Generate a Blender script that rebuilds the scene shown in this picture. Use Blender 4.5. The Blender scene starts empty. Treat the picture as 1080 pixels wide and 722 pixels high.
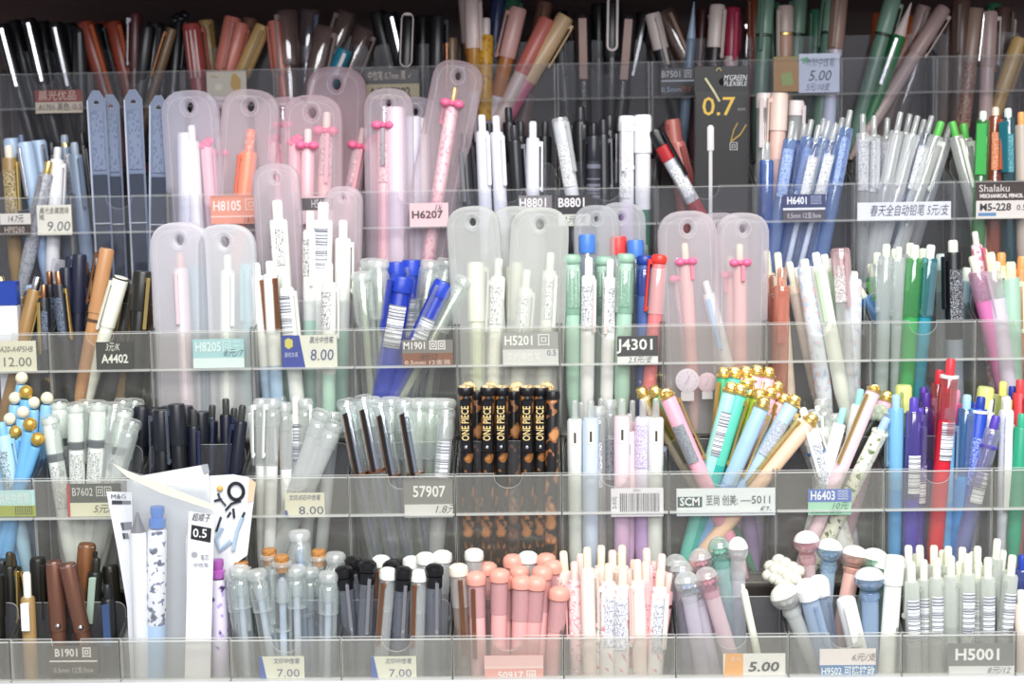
import bpy, math, random
from mathutils import Vector, Matrix
random.seed(7)
C = bpy.context.scene.collection
sc = bpy.context.scene
PI = math.pi

# ------------------------------------------------------------------ camera
F = 1657.0
YAW, PITCH, ROLL = -0.0321, math.radians(6), -0.0171
CAMZ = 1.45
def _axes():
    cy, sy, cp, sp = math.cos(YAW), math.sin(YAW), math.cos(PITCH), math.sin(PITCH)
    d = Vector((sy*cp, cy*cp, -sp)); r = Vector((cy, -sy, 0)); u = r.cross(d)
    c, s = math.cos(ROLL), math.sin(ROLL)
    return c*r+s*u, -s*r+c*u, d
AR, AU, AD = _axes()
CAM = Vector((0, 0, CAMZ))
def at(px, py, Y):
    v = AD + AR*((px-540)/F) - AU*((py-361)/F)
    return CAM + v*(Y/v.y)
def pix(P):
    v = P-CAM; z = v.dot(AD)
    return 540+F*v.dot(AR)/z, 361-F*v.dot(AU)/z
cd = bpy.data.cameras.new('camera'); cam = bpy.data.objects.new('camera', cd); C.objects.link(cam)
M = Matrix((AR, AU, -AD)).transposed().to_4x4(); M.translation = CAM
cam.matrix_world = M
cd.sensor_width = 36; cd.lens = 36*F/1080; cd.clip_start = .01
cd.dof.use_dof = True; cd.dof.focus_distance = 1.13; cd.dof.aperture_fstop = 6
sc.camera = cam

# tiers: 0 = top/back ... 4 = bottom/front
TY = [1.3172, 1.2518, 1.1837, 1.1325, 1.0703]
TZ = [CAMZ+z for z in (.0929, -.0091, -.1123, -.2155, -.3187)]
FLOOR_DROP = .085
TD = [.050, .050, .047, .046, .046]          # tray depth
def X(j): return -.3919+.078*j
LIPPX = [(80, 68, 56), (208, 199, 190), (350, 344, 338), (503, 499, 495), (671, 670, 669)]
def lipy(k, x):
    a, b, c = LIPPX[k]
    return a+(b-a)*x/540 if x < 540 else b+(c-b)*(x-540)/540
def RAILH(k): return .0285

# ------------------------------------------------------------------ materials
_mats = {}
def lin(c):
    if isinstance(c, str):
        c = c.lstrip('#'); c = [int(c[i:i+2], 16) for i in (0, 2, 4)]
    o = []
    for v in c[:3]:
        v = v/255.0
        o.append(v/12.92 if v <= .04045 else ((v+.055)/1.055)**2.4)
    return (*o, 1)
def newmat(key):
    m = bpy.data.materials.new(key); m.use_nodes = True
    nt = m.node_tree; nt.nodes.clear()
    out = nt.nodes.new('ShaderNodeOutputMaterial')
    return m, nt, out
def prin(nt, col, rough=.35, metal=0, spec=.5):
    p = nt.nodes.new('ShaderNodeBsdfPrincipled')
    p.inputs['Base Color'].default_value = lin(col) if not isinstance(col, tuple) or len(col) != 4 else col
    p.inputs['Roughness'].default_value = rough; p.inputs['Metallic'].default_value = metal
    p.inputs['Specular IOR Level'].default_value = spec
    return p
def cached(f):
    def g(*a, **k):
        key = f.__name__+repr(a)+repr(sorted(k.items()))
        if key not in _mats: _mats[key] = f(*a, **k)
        return _mats[key]
    return g
@cached
def plastic(col, rough=.32, metal=0):
    m, nt, out = newmat('plastic'); p = prin(nt, col, rough, metal)
    n = nt.nodes.new('ShaderNodeTexNoise'); n.inputs['Scale'].default_value = 60
    hs = nt.nodes.new('ShaderNodeHueSaturation'); hs.inputs['Color'].default_value = lin(col)
    mr = nt.nodes.new('ShaderNodeMapRange'); mr.inputs['To Min'].default_value = .93; mr.inputs['To Max'].default_value = 1.07
    tc = nt.nodes.new('ShaderNodeTexCoord')
    nt.links.new(tc.outputs['Object'], n.inputs['Vector'])
    nt.links.new(n.outputs['Fac'], mr.inputs['Value']); nt.links.new(mr.outputs[0], hs.inputs['Value'])
    nt.links.new(hs.outputs[0], p.inputs['Base Color'])
    nt.links.new(p.outputs[0], out.inputs[0]); return m
def gold(): return plastic('#f2d488', .32, 1)
def silver(): return plastic('#d8d8dc', .22, 1)
def copper(): return plastic('#b98566', .28, 1)
@cached
def clear(col='#e8eeee', a=.14, b=.8, rough=.08, tint=.6, gl=.9):
    """see-through plastic: tinted transparency, milky towards the rim, a glossy coat"""
    m, nt, out = newmat('clear_plastic'); l = lin(col); mxl = max(l[:3])
    if gl > .5 and max(l[:3])-min(l[:3]) < .16 and min(l[:3]) > .35: l = tuple(.25*v+.75*w for v, w in zip(l[:3], (.92, .94, .93)))+(1,)
    t = nt.nodes.new('ShaderNodeBsdfTransparent')
    t.inputs[0].default_value = (*[1-tint+tint*(v/mxl) for v in l[:3]], 1)
    d = nt.nodes.new('ShaderNodeBsdfDiffuse'); d.inputs[0].default_value = l
    tr = nt.nodes.new('ShaderNodeBsdfTranslucent'); tr.inputs[0].default_value = l
    md = nt.nodes.new('ShaderNodeMixShader'); md.inputs[0].default_value = .25
    nt.links.new(d.outputs[0], md.inputs[1]); nt.links.new(tr.outputs[0], md.inputs[2])
    lw = nt.nodes.new('ShaderNodeLayerWeight'); lw.inputs[0].default_value = .45
    pw = nt.nodes.new('ShaderNodeMath'); pw.operation = 'POWER'; pw.inputs[1].default_value = 2.3
    mr = nt.nodes.new('ShaderNodeMapRange'); mr.inputs['To Min'].default_value = a; mr.inputs['To Max'].default_value = b
    nt.links.new(lw.outputs['Facing'], pw.inputs[0]); nt.links.new(pw.outputs[0], mr.inputs['Value'])
    mx = nt.nodes.new('ShaderNodeMixShader')
    nt.links.new(mr.outputs[0], mx.inputs[0]); nt.links.new(t.outputs[0], mx.inputs[1]); nt.links.new(md.outputs[0], mx.inputs[2])
    g = nt.nodes.new('ShaderNodeBsdfGlossy'); g.inputs['Roughness'].default_value = rough
    mg = nt.nodes.new('ShaderNodeMapRange'); mg.inputs['To Min'].default_value = .15*gl; mg.inputs['To Max'].default_value = .6*gl
    p3 = nt.nodes.new('ShaderNodeMath'); p3.operation = 'POWER'; p3.inputs[1].default_value = 3
    nt.links.new(lw.outputs['Facing'], p3.inputs[0]); nt.links.new(p3.outputs[0], mg.inputs['Value'])
    m2 = nt.nodes.new('ShaderNodeMixShader')
    nt.links.new(mg.outputs[0], m2.inputs[0]); nt.links.new(mx.outputs[0], m2.inputs[1]); nt.links.new(g.outputs[0], m2.inputs[2])
    nt.links.new(m2.outputs[0], out.inputs[0]); return m
@cached
def frosted(col='#eceaf0', a=.4):
    m, nt, out = newmat('frosted_plastic'); t = nt.nodes.new('ShaderNodeBsdfTransparent')
    p = prin(nt, col, .45, 0, .35); tr = nt.nodes.new('ShaderNodeBsdfTranslucent'); tr.inputs[0].default_value = lin(col)
    m1 = nt.nodes.new('ShaderNodeMixShader'); m1.inputs[0].default_value = .3
    mx = nt.nodes.new('ShaderNodeMixShader')
    lw = nt.nodes.new('ShaderNodeLayerWeight'); lw.inputs[0].default_value = .3
    mr = nt.nodes.new('ShaderNodeMapRange'); mr.inputs['To Min'].default_value = a; mr.inputs['To Max'].default_value = min(1, a+.35)
    nt.links.new(lw.outputs['Facing'], mr.inputs['Value']); nt.links.new(mr.outputs[0], mx.inputs[0])
    nt.links.new(p.outputs[0], m1.inputs[1]); nt.links.new(tr.outputs[0], m1.inputs[2])
    nt.links.new(t.outputs[0], mx.inputs[1]); nt.links.new(m1.outputs[0], mx.inputs[2])
    nt.links.new(mx.outputs[0], out.inputs[0]); return m
@cached
def spotted(col, col2, scale=220, thr=.56, col3=None, rough=.35):
    m, nt, out = newmat('printed_plastic'); p = prin(nt, col, rough)
    tc = nt.nodes.new('ShaderNodeTexCoord'); n = nt.nodes.new('ShaderNodeTexNoise')
    n.inputs['Scale'].default_value = scale; n.inputs['Detail'].default_value = 1.5
    r = nt.nodes.new('ShaderNodeValToRGB'); r.color_ramp.interpolation = 'CONSTANT'
    r.color_ramp.elements[0].position = 0; r.color_ramp.elements[0].color = lin(col)
    r.color_ramp.elements[1].position = thr; r.color_ramp.elements[1].color = lin(col2)
    if col3:
        e = r.color_ramp.elements.new(thr+.07); e.color = lin(col3)
    nt.links.new(tc.outputs['Object'], n.inputs['Vector']); nt.links.new(n.outputs['Fac'], r.inputs[0])
    nt.links.new(r.outputs[0], p.inputs['Base Color']); nt.links.new(p.outputs[0], out.inputs[0]); return m
@cached
def marks(paper, ink, sx=700, sz=420, dens=.5, bars=False):
    """paper with rows of small printed strokes, or bars across the length"""
    m, nt, out = newmat('printed_label'); p = prin(nt, paper, .5)
    tc = nt.nodes.new('ShaderNodeTexCoord'); mp = nt.nodes.new('ShaderNodeMapping')
    mp.inputs['Scale'].default_value = (0, 0, sz) if bars else (sx, sx*.4, sz)
    fl = nt.nodes.new('ShaderNodeVectorMath'); fl.operation = 'FLOOR'
    wn = nt.nodes.new('ShaderNodeTexWhiteNoise'); wn.noise_dimensions = '3D'
    gt = nt.nodes.new('ShaderNodeMath'); gt.operation = 'LESS_THAN'; gt.inputs[1].default_value = dens
    mx = nt.nodes.new('ShaderNodeMix'); mx.data_type = 'RGBA'
    mx.inputs['A'].default_value = lin(paper); mx.inputs['B'].default_value = lin(ink)
    nt.links.new(tc.outputs['Object'], mp.inputs[0]); nt.links.new(mp.outputs[0], fl.inputs[0])
    nt.links.new(fl.outputs[0], wn.inputs['Vector']); nt.links.new(wn.outputs['Value'], gt.inputs[0])
    nt.links.new(gt.outputs[0], mx.inputs['Factor']); nt.links.new(mx.outputs['Result'], p.inputs['Base Color'])
    nt.links.new(p.outputs[0], out.inputs[0]); return m
def barcode(): return marks('#eef0f4', '#7c7e8a', sz=2600, dens=.42, bars=True)
def smalltext(paper='#f2f2f4', ink='#84868f'): return marks(paper, mixhex(paper, ink, .75), 2300, 1700, .40)
def mixhex(a, b, t):
    A = [int(a[i:i+2], 16) for i in (1, 3, 5)]; B = [int(b[i:i+2], 16) for i in (1, 3, 5)]
    return '#%02x%02x%02x' % tuple(int(p+(q-p)*t) for p, q in zip(A, B))
def mat(spec):
    """'#rrggbb' opaque; 'c#rrggbb' clear; 'f#rrggbb' frosted; gold/silver/copper; or a material"""
    if not isinstance(spec, str): return spec
    if spec == 'gold': return gold()
    if spec == 'silver': return silver()
    if spec == 'copper': return copper()
    if spec[0] == 'c': return clear(spec[1:], .06, .8)
    if spec[0] == 'd': return clear(spec[1:], .34, .92, tint=.4)
    if spec[0] == 'f': return frosted(spec[1:], .55)
    return plastic(spec)

# ------------------------------------------------------------------ mesh helpers
class MB:
    def __init__(s): s.v = []; s.f = []; s.mi = []
    def add(s, v, f, mi=0):
        n = len(s.v); s.v += v; s.f += [tuple(i+n for i in q) for q in f]; s.mi += [mi]*len(f); return s
    def lathe(s, prof, n=14, cx=0, cy=0, mi=0):
        v = []; f = []
        for r, z in prof:
            for i in range(n):
                a = 2*PI*i/n; v.append((cx+r*math.cos(a), cy+r*math.sin(a), z))
        for k in range(len(prof)-1):
            for i in range(n):
                j = (i+1) % n; f.append((k*n+i, k*n+j, (k+1)*n+j, (k+1)*n+i))
        f.append(tuple(range(n-1, -1, -1))); f.append(tuple(range((len(prof)-1)*n, len(prof)*n)))
        return s.add(v, f, mi)
    def slab(s, x0, x1, y0, y1, z0, z1, ch=.0004, mi=0):
        cx, cy = (x0+x1)/2, (y0+y1)/2; hx, hy = (x1-x0)/2, (y1-y0)/2
        ch = min(ch, hx*.6, hy*.6, (z1-z0)*.4)
        sec = [(-hx+ch, -hy), (hx-ch, -hy), (hx, -hy+ch), (hx, hy-ch), (hx-ch, hy), (-hx+ch, hy), (-hx, hy-ch), (-hx, -hy+ch)]
        v = []; f = []
        for z, d in ((z0, ch), (z0+ch, 0), (z1-ch, 0), (z1, ch)):
            kx, ky = (hx-d)/hx, (hy-d)/hy
            v += [(cx+a*kx, cy+b*ky, z) for a, b in sec]
        for k in range(3):
            for i in range(8):
                j = (i+1) % 8; f.append((k*8+i, k*8+j, k*8+8+j, k*8+8+i))
        f.append(tuple(range(7, -1, -1))); f.append(tuple(range(24, 32)))
        return s.add(v, f, mi)
    def sphere(s, c, r, sz=1, n=14, m=8, mi=0):
        v = []; f = []
        for k in range(m+1):
            t = PI*k/m; rr = max(r*math.sin(t), 1e-5)
            for i in range(n):
                a = 2*PI*i/n; v.append((c[0]+rr*math.cos(a), c[1]+rr*math.sin(a), c[2]-r*sz*math.cos(t)))
        for k in range(m):
            for i in range(n):
                j = (i+1) % n; f.append((k*n+i, k*n+j, (k+1)*n+j, (k+1)*n+i))
        return s.add(v, f, mi)
    def tube(s, pts, r, n=6, closed=False, mi=0):
        P = [Vector(p) for p in pts]; v = []; f = []; N = len(P)
        for k, p in enumerate(P):
            a = P[(k-1) % N] if (closed or k > 0) else p; b = P[(k+1) % N] if (closed or k < N-1) else p
            t = (b-a).normalized(); q = Vector((0, 1, 0)) if abs(t.y) < .9 else Vector((1, 0, 0))
            e1 = t.cross(q).normalized(); e2 = t.cross(e1)
            v += [tuple(p+e1*r*math.cos(2*PI*i/n)+e2*r*math.sin(2*PI*i/n)) for i in range(n)]
        for k in range(N if closed else N-1):
            for i in range(n):
                j = (i+1) % n; k2 = (k+1) % N
                f.append((k*n+i, k*n+j, k2*n+j, k2*n+i))
        return s.add(v, f, mi)
    def arc(s, r, a0, a1, z0, z1, n=6, th=.0002):
        v = []; f = []
        for i in range(n+1):
            a = -PI/2+a0+(a1-a0)*i/n
            for rr in (r, r+th):
                for z in (z0, z1): v.append((rr*math.cos(a), rr*math.sin(a), z))
        for i in range(n):
            b = i*4; c = b+4
            f += [(b+2, c+2, c+3, b+3), (b, b+1, c+1, c), (b+1, b+3, c+3, c+1), (b, c, c+2, b+2)]
        f += [(0, 2, 3, 1), (n*4, n*4+1, n*4+3, n*4+2)]
        return s.add(v, f)
    def mesh(s, name, smooth=True):
        me = bpy.data.meshes.new(name); me.from_pydata(s.v, [], s.f)
        if any(s.mi): me.polygons.foreach_set('material_index', s.mi)
        if smooth:
            me.polygons.foreach_set('use_smooth', [True]*len(me.polygons)); me.set_sharp_from_angle(angle=math.radians(42))
        me.update(); return me
_mesh = {}
def link(name, me, parent=None, loc=(0, 0, 0), rot=None, label=None):
    o = bpy.data.objects.new(name, me); C.objects.link(o)
    o.location = loc
    if rot is not None: o.rotation_euler = rot
    if parent is not None: o.parent = parent
    if label: o['label'] = label
    return o
def part(name, mb_fn, material, parent, loc=(0, 0, 0), key=None, rot=None, label=None):
    """a part mesh; meshes of the same key and material are shared"""
    mats = material if isinstance(material, (list, tuple)) else [material]
    mats = [mat(x) for x in mats]
    kk = (key, tuple(x.name for x in mats)) if key else None
    if kk and kk in _mesh: me = _mesh[kk]
    else:
        me = mb_fn().mesh(name)
        for x in mats: me.materials.append(x)
        if kk: _mesh[kk] = me
    return link(name, me, parent, loc, rot, label)
def thing(name, cat, loc=(0, 0, 0), rot=None, label='', group=None):
    o = bpy.data.objects.new(name, None); C.objects.link(o); o.location = loc; o.empty_display_size = .01
    if rot is not None: o.rotation_euler = rot
    o['label'] = label; o['category'] = cat
    if group: o['group'] = group
    return o
def tag(o, label, cat, group=None):
    o['label'] = label; o['category'] = cat
    if group: o['group'] = group
def outline_mesh(name, splines, th, bevel, mats, parent=None, loc=(0, 0, 0), rot=None, res=0):
    """flat shape with holes in the XZ plane, thickness th about y=0"""
    cu = bpy.data.curves.new(name, 'CURVE'); cu.dimensions = '2D'; cu.fill_mode = 'BOTH'
    cu.extrude = max(th/2-bevel, .00005); cu.bevel_depth = bevel; cu.bevel_resolution = res
    for pts in splines:
        sp = cu.splines.new('POLY'); sp.points.add(len(pts)-1); sp.use_cyclic_u = True
        for p, q in zip(sp.points, pts): p.co = (q[0], q[1], 0, 1)
    tmp = bpy.data.objects.new('tmp', cu); me = bpy.data.meshes.new_from_object(tmp)
    bpy.data.objects.remove(tmp); bpy.data.curves.remove(cu)
    me.transform(Matrix.Rotation(PI/2, 4, 'X')); me.name = name
    me.materials.clear()
    for m_ in mats: me.materials.append(mat(m_))
    if len(mats) > 1:
        for p in me.polygons: p.material_index = 0 if abs(p.normal.y) > .9 else 1
    else:
        for p in me.polygons: p.material_index = 0
    return link(name, me, parent, loc, rot) if parent is not None or name else me
def text_mesh(s, size, col, parent, loc, rot=None, shear=0, bold=0, align='CENTER', name='lettering', width=None):
    cu = bpy.data.curves.new('t', 'FONT'); cu.body = s; cu.size = size; cu.shear = shear
    cu.align_x = align; cu.align_y = 'CENTER'; cu.offset = bold; cu.resolution_u = 2; cu.extrude = .00004
    tmp = bpy.data.objects.new('tmp', cu); me = bpy.data.meshes.new_from_object(tmp)
    bpy.data.objects.remove(tmp); bpy.data.curves.remove(cu)
    me.transform(Matrix.Rotation(PI/2, 4, 'X')); me.name = name
    if width and len(me.vertices):
        xs = [v.co.x for v in me.vertices]; w = max(xs)-min(xs)
        if w > 1e-6: me.transform(Matrix.Scale(width/w, 4, (1, 0, 0)))
    me.materials.clear(); me.materials.append(plastic(col, .6))
    return link(name, me, parent, loc, rot)

def st(look, **k): k['look'] = look; return k
def cap(look, body, capc, **k):
    d = dict(look=look, body=body, top='cap', topc=capc, r=.0062, obj='capped_pen', plural='capped pens', toph=.003, clip=capc); d.update(k); return d
def click(look, body, **k):
    d = dict(look=look, body=body, top='button', r=.0055, obj='click_pen', plural='click pens', clip=body if isinstance(body, str) else '#f0f0f0'); d.update(k); return d
STY = {
# top tier
'bk': cap('black capped pen', '#101014', '#141418', clip='#3a3c44', r=.0068, clipl=.05),
'bks': cap('black pen with silver clip', '#101014', '#131318', clip='silver', r=.0062, clipl=.05, a=10),
'loop': cap('black pen with white loop clip', '#101014', '#141418', clip='#d8ccc8', loop=.0011, clipw=.0042, clipl=.044, r=.0075, clipz=-.004, a=0),
'rbox': cap('dark red capped pen', '#6d2a20', '#7c3222', clip='#a5532f', r=.0068, clipl=.06, a=40),
'mar': cap('dark maroon pen', '#3a1a1e', '#4a2024', clip='silver', r=.005),
'bow': click('black pen with bow top', '#141418', top='flower', br=.0075, topc='#17171c', toph=.008, clip='#22222a'),
'brz': cap('thin bronze pen', '#5a4632', '#6b543a', clip='copper', r=.0042),
'rw': cap('red pen with white label strip', '#8a3230', '#93403c', clip='#93403c', r=.0078, st=('text', .006, .045, '#d6d2d0', '#b8b0b0'), a=90, sa=0),
'tan': cap('mustard tan pen', '#a98a58', '#b59663', clip='#8a6e40', r=.0066),
'sal': cap('salmon pink pen', '#b4675a', '#bf7264', clip='#a05a4e', r=.0072),
'brn': cap('brown pen', '#6c4a3e', '#7b5648', clip='#5b3d34', r=.0066),
'cbr': cap('clear brown tinted pen', 'd#7a6864', 'd#8a7874', clip='#8a7a78', r=.0085, clipl=.05),
'cbl': cap('clear pen with blue inside', 'c#8c8284', 'd#8a7e80', clip='#5a6a86', r=.0085, ink='#3f6a98'),
'teal': cap('teal pen with white clip', '#1f7286', '#20788c', clip='#e2e2e6', r=.0075, top='cone', toph=.012, topc='silver', clipl=.02),
'wor': cap('white capped orange pen', '#a8702a', '#d8c4c0', clip='#c8b4b0', r=.0072, capl=.042, low=('#c9c4cc', .078)),
'yel': click('yellow patterned pen', spotted('#c99a30', '#a87420', 260, .58), r=.0068, topc='#d9cdc8', toph=.014, clip='#b88a2c', low=('#8d95b8', .085)),
'nvy': cap('navy pen', '#27345a', '#2e3d68', clip='#22305a', r=.0066),
'grn': cap('dark green pen', '#2a6148', '#326c52', clip='#27553f', r=.0066),
'pkl': cap('pink and orange capped pen', '#a3652e', '#c69a94', clip='#b98a84', r=.0070, capl=.042, low=('#d0c8cc', .075)),
'pks': cap('pale salmon pen', '#cdb9b4', '#b9665c', clip='#b9665c', r=.0070, capl=.05),
'cry': cap('cream and pink pen', '#b9607c', '#c9a982', clip='#c9a982', r=.0072, capl=.062),
'cop': cap('black pen with copper clip', '#0f0f13', '#17151a', clip='#8a685c', r=.0070, clipw=.0038, clipl=.05, a=0),
'wbr': cap('white capped black pen', '#1a1a20', '#c8bcb6', clip='#b0a49e', r=.0064, capl=.03),
'cbn': cap('clear brown pen', 'd#5d4a42', 'd#7c665c', clip='#80685a', r=.0075),
'gbl': cap('grey blue slim pen', '#66788c', '#7389a0', top='cone', toph=.03, topc='#8fa3b8', r=.0045, clip=None),
'crm': cap('crimson capped pen', '#c4a8ac', '#8e1f3c', clip='#9c2444', r=.0064, capl=.04),
'wcr': cap('white capped pen', '#2a2426', '#c9bbb4', clip='#b8a9a2', r=.0064, capl=.035, top='cap'),
'ofl': cap('orange pen', '#8a4426', '#964a2a', clip='#7a3a20', r=.0066),
'sage': cap('sage green pen', '#5f7f6e', '#6f8f7d', clip='#50705f', r=.0068, ring='#2c3a34', ringz=.030, capl=.03),
'pkw': cap('pinkish white pen with gold ring', '#b4907e', '#b5a29a', clip='#b5a29a', r=.0068, ring='gold', ringz=.022, capl=.022),
'pnk2': cap('dusty pink long pen', '#c4bcc8', '#8f7468', clip='#8a7266', r=.0066, ring='silver', ringz=.014, low=('#bfc6da', .085)),
'gw': cap('white tipped dark green pen', '#1b6a38', '#1d5a38', top='cone', toph=.028, topc='#c9b7b4', r=.0062, clip='silver'),
'orc': cap('orange round-topped pen', '#a64c1e', '#b4541f', clip='#8f401a', r=.0095, ring='gold', ringz=.004),
'pkt': cap('translucent pink slim pen', '#b49c98', '#a28a86', clip='#a89490', r=.0062),
'drk': cap('brown smoky pen', '#4a372e', '#564038', clip='#46342c', r=.0075),
'flo': cap('floral print brown pen', spotted('#7a5a4a', '#b98a78', 300, .55, '#5a3a30'), '#8a7468', clip='silver', r=.0070),
'grc': cap('bright green smoky pen', '#23502a', '#3a4a2c', clip='#b0745a', r=.0070, clipw=.003, clipl=.03),
# second tier
'tng': click('tan pen with white cap and label', '#8d744a', r=.0065, topc='#d9d2c4', st=('text', .02, .06, '#b8a47a', '#2c2418'), clip='gold'),
'blw': click('light blue metallic pen', '#8fa6c6', r=.0062, top='cap', topc='#9fb4d0', clip='silver', toph=.003),
'slv': click('silver patterned pen', spotted('#a4a6ae', '#85878f', 500, .54), r=.006, topc='gold', clip='silver'),
'wht': click('white pen', '#dcdce0', r=.006, topc='#cfcfd6'),
'gry': click('grey blue pen', '#6d7c92', r=.006, topc='#8894a6', clip='#59677c'),
'dkb': click('black pen', '#16161c', r=.006, topc='#26262c', clip='silver'),
'pw': click('white click pen in pouch', '#f2eff2', r=.0058, topc='#faf4f0', toph=.013, clip='#ece8ee'),
'pg': click('grey white pen in pouch', '#d4d4e2', r=.0075, top='flat', topc='#dcdce8', clip=None, toph=.002),
'pp': click('pink click pen in pouch', '#eebcc4', r=.0058, topc='#f6e2e2', toph=.012, clip='#e9a3b4', bowc='#f0709c'),
'pps': click('pink pen with silver clip in pouch', '#edb8c0', r=.0058, topc='silver', toph=.014, clip='silver', clipl=.03, a=0, st=('text', .03, .06, '#f0c6cc', '#8a6a7c'), bowc='#f0709c'),
'ppb': click('pink pen with lettering in pouch', '#eec3c6', r=.0062, topc='#f8e6e0', toph=.014, clip='#f0b4c0', st=('text', .016, .05, '#f2d2d4', '#7c6a80'), bowc='#f0709c'),
'po': click('bright orange pen in pouch', '#e88a70', r=.0075, topc=spotted('#e87a5c', '#f0b8a0', 300, .55), toph=.018, clip='#e8785c'),
'pkr': click('pink pen with rabbit pattern in pouch', spotted('#efc4ca', '#e59ab0', 330, .58), r=.0058, topc='gold', toph=.012, clip='#d86a8c', clipl=.016, bowc='#f0709c'),
'pbow': click('pink bow ornament pen in pouch', '#efbac6', r=.0055, top='flower', br=.0062, toph=.008, topc='#ee5f96', clip='#e9a3b4'),
'wck': click('white click pen with clear clip', '#d9d9e6', r=.0058, topc='#eeeef4', toph=.013, clip='#f2f2f6'),
'bck': click('black click pen', '#1b1c22', r=.0058, topc='#2c2d33', toph=.012, clip='silver'),
'bcm': click('black pen with ribbed grip', '#20222a', r=.0062, topc='#15161b', toph=.010, clip='#111218', low=(marks('#2b2d36', '#6b6e7c', 0, 900, .5, True), .03)),
'wpu': cap('white capped pen with lilac barrel', '#e6e4ec', '#f0f0f2', r=.0062, low=('#b695cc', .07), capl=.012, clip='#e2e2ea', st=('text', .03, .065)),
'wgr': cap('white capped pen with green barrel', '#dedee4', '#ecebee', r=.0066, low=('#3a6e5c', .075), capl=.03, clip='#e2e2ea'),
'cwh': cap('clear capped white pen', '#d9d9e2', 'd#d2d6de', r=.0062, capl=.02, clip='d#e4e6ec', st=('text', .02, .055)),
'rdk': cap('red and black diagonal pen', '#c2c2cc', '#17171c', r=.0062, capl=.014, clip='#17171c', ring='#b02a30', ringz=.014, ringh=.013, low=('#9c2430', .065), st=('text', .034, .06)),
'rdp': cap('dusty red pen', '#a85a58', '#b46a64', r=.0062, clip='#8a4644'),
'wth': cap('thin white pen in packet', '#d5d5da', '#ececee', r=.0042, capl=.02, clip=None),
'blc': click('clear blue click pen', 'd#8fb6f0', r=.0055, top='rod', toph=.014, clip='c#cfd9ea', ink='#2d62c4', st=('text', .022, .06, '#a9bde0', '#4a6ab0')),
'bld': click('deep blue clear pen', 'd#4486de', r=.0058, top='rod', toph=.014, clip='c#bfcbe0', ink='#1a4ab0'),
'blx': click('clear white pen with blue core', 'c#dfe6f4', r=.0055, top='rod', toph=.014, clip='c#e2e8f2', ink='#eef2fa', st=('text', .025, .06, '#e6e8ee', '#8a8c98')),
'pch': cap('peach capped pen', '#e6c0b4', '#f0d8cc', r=.0068, clip='#e8ccc0', capl=.03),
'wcl': cap('white clear-barrel pen', 'd#cdd0dc', '#efe4e2', r=.0062, clip='#e6dada', capl=.012),
'grw': click('translucent white grey pen', 'd#cfd0da', r=.0056, top='rod', toph=.015, clip='d#d8dae2', ink='#b9bcc8'),
'grg': click('grey clear pen with label', 'd#b9bac4', r=.0056, top='rod', toph=.015, clip='d#d8dae2', st=('text', .02, .06, '#c9cad2', '#80828c')),
'mgn': click('green transparent mechanical pencil', 'd#3f9a4a', r=.0056, topc='#dfe4d8', toph=.007, clip='#3aa54a', clipw=.004, obj='mechanical_pencil', plural='mechanical pencils', st=('text', .02, .05, '#4aa552', '#9fd0a4')),
'mor': click('orange transparent mechanical pencil', 'd#b5572c', r=.0056, topc='#e6d4c4', toph=.007, clip='#b0502a', clipw=.004, obj='mechanical_pencil', plural='mechanical pencils', st=('text', .02, .05, '#b8623a', '#e0b090')),
'mtl': click('teal transparent mechanical pencil', 'd#27707e', r=.0056, topc='#dce4e4', toph=.007, clip='#226c7c', clipw=.004, obj='mechanical_pencil', plural='mechanical pencils', st=('text', .02, .05, '#2f7a88', '#90c0c8')),
'mwh': click('green-tipped white mechanical pencil', 'd#c8ccc0', r=.006, topc='#58b44e', toph=.012, clip='#d8dcd2', obj='mechanical_pencil', plural='mechanical pencils'),
# middle tier
'tgd': click('tan pen with gold clip', '#9c7a4c', r=.0068, topc='silver', toph=.010, clip='gold'),
'dgd': click('dark pen with gold trim', '#22242e', r=.0055, topc='copper', clip='gold', st=('text', .02, .05, '#3c4250', '#8a9ab4')),
'dnv': click('dark navy pen', '#1c2030', r=.0058, top='cap', topc='#20253a', toph=.003, clip='#2c3248'),
'wood': cap('brown wooden pen with copper ring', '#b8875a', '#be8c60', r=.0062, clip='copper', ring='#5a4436', ringz=.055, capl=.05, a=-60),
'wgl': cap('glossy white thick pen', '#eceee0', '#f0f2e4', r=.0064, clip='#e0e2d6', capl=.04, ring='#20201e', ringz=.0005),
'bsh': cap('glossy black pen', '#1a1a18', '#23231f', r=.0080, clip='gold', capl=.03),
'brb': cap('olive brown pen', '#6e5836', '#7b6340', r=.007, clip='#2c2820'),
'ptl': click('turquoise pen in pouch', '#93d4da', r=.0068, top='cap', topc='#a5dde2', toph=.003, clip='#b4e2e6'),
'pcw': click('cream pen in pouch', '#eef2ea', r=.0068, topc='#f6f8e8', toph=.012, clip='#e6eae4'),
'ppk': click('rosy white pen in pouch', '#eedfe4', r=.0065, topc='#eac0b4', toph=.012, clip='#e6d0d8'),
'ww': click('white pen with black lettering', '#eef0ea', r=.0066, topc='#fafaf6', toph=.015, clip='#f2f4ee', st=('text', .022, .05, '#f2f2ee', '#5a5c64'), low=('#b9dccb', .085)),
'wwb': click('white pen with barcode', '#eef0ec', r=.0070, topc='#fafaf6', toph=.014, clip='#f2f4ee', st=('bar', .020, .05)),
'wpl': click('plain white pen', '#f0f2ec', r=.0074, topc='#fafaf6', toph=.014, clip='#eceee8', low=('#a9d4c4', .085)),
'wco': click('white pen with copper clip', '#eef0ec', r=.0064, topc='#fafaf6', toph=.010, clip='copper', clipw=.0025, a=40, low=('#a9c4e0', .08)),
'blu': cap('royal blue pen', '#1d35a8', '#2340b4', r=.0086, clip='#1c32a0', clipw=.003, capl=.012, st=('bar', .022, .055), sa=.1),
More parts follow.
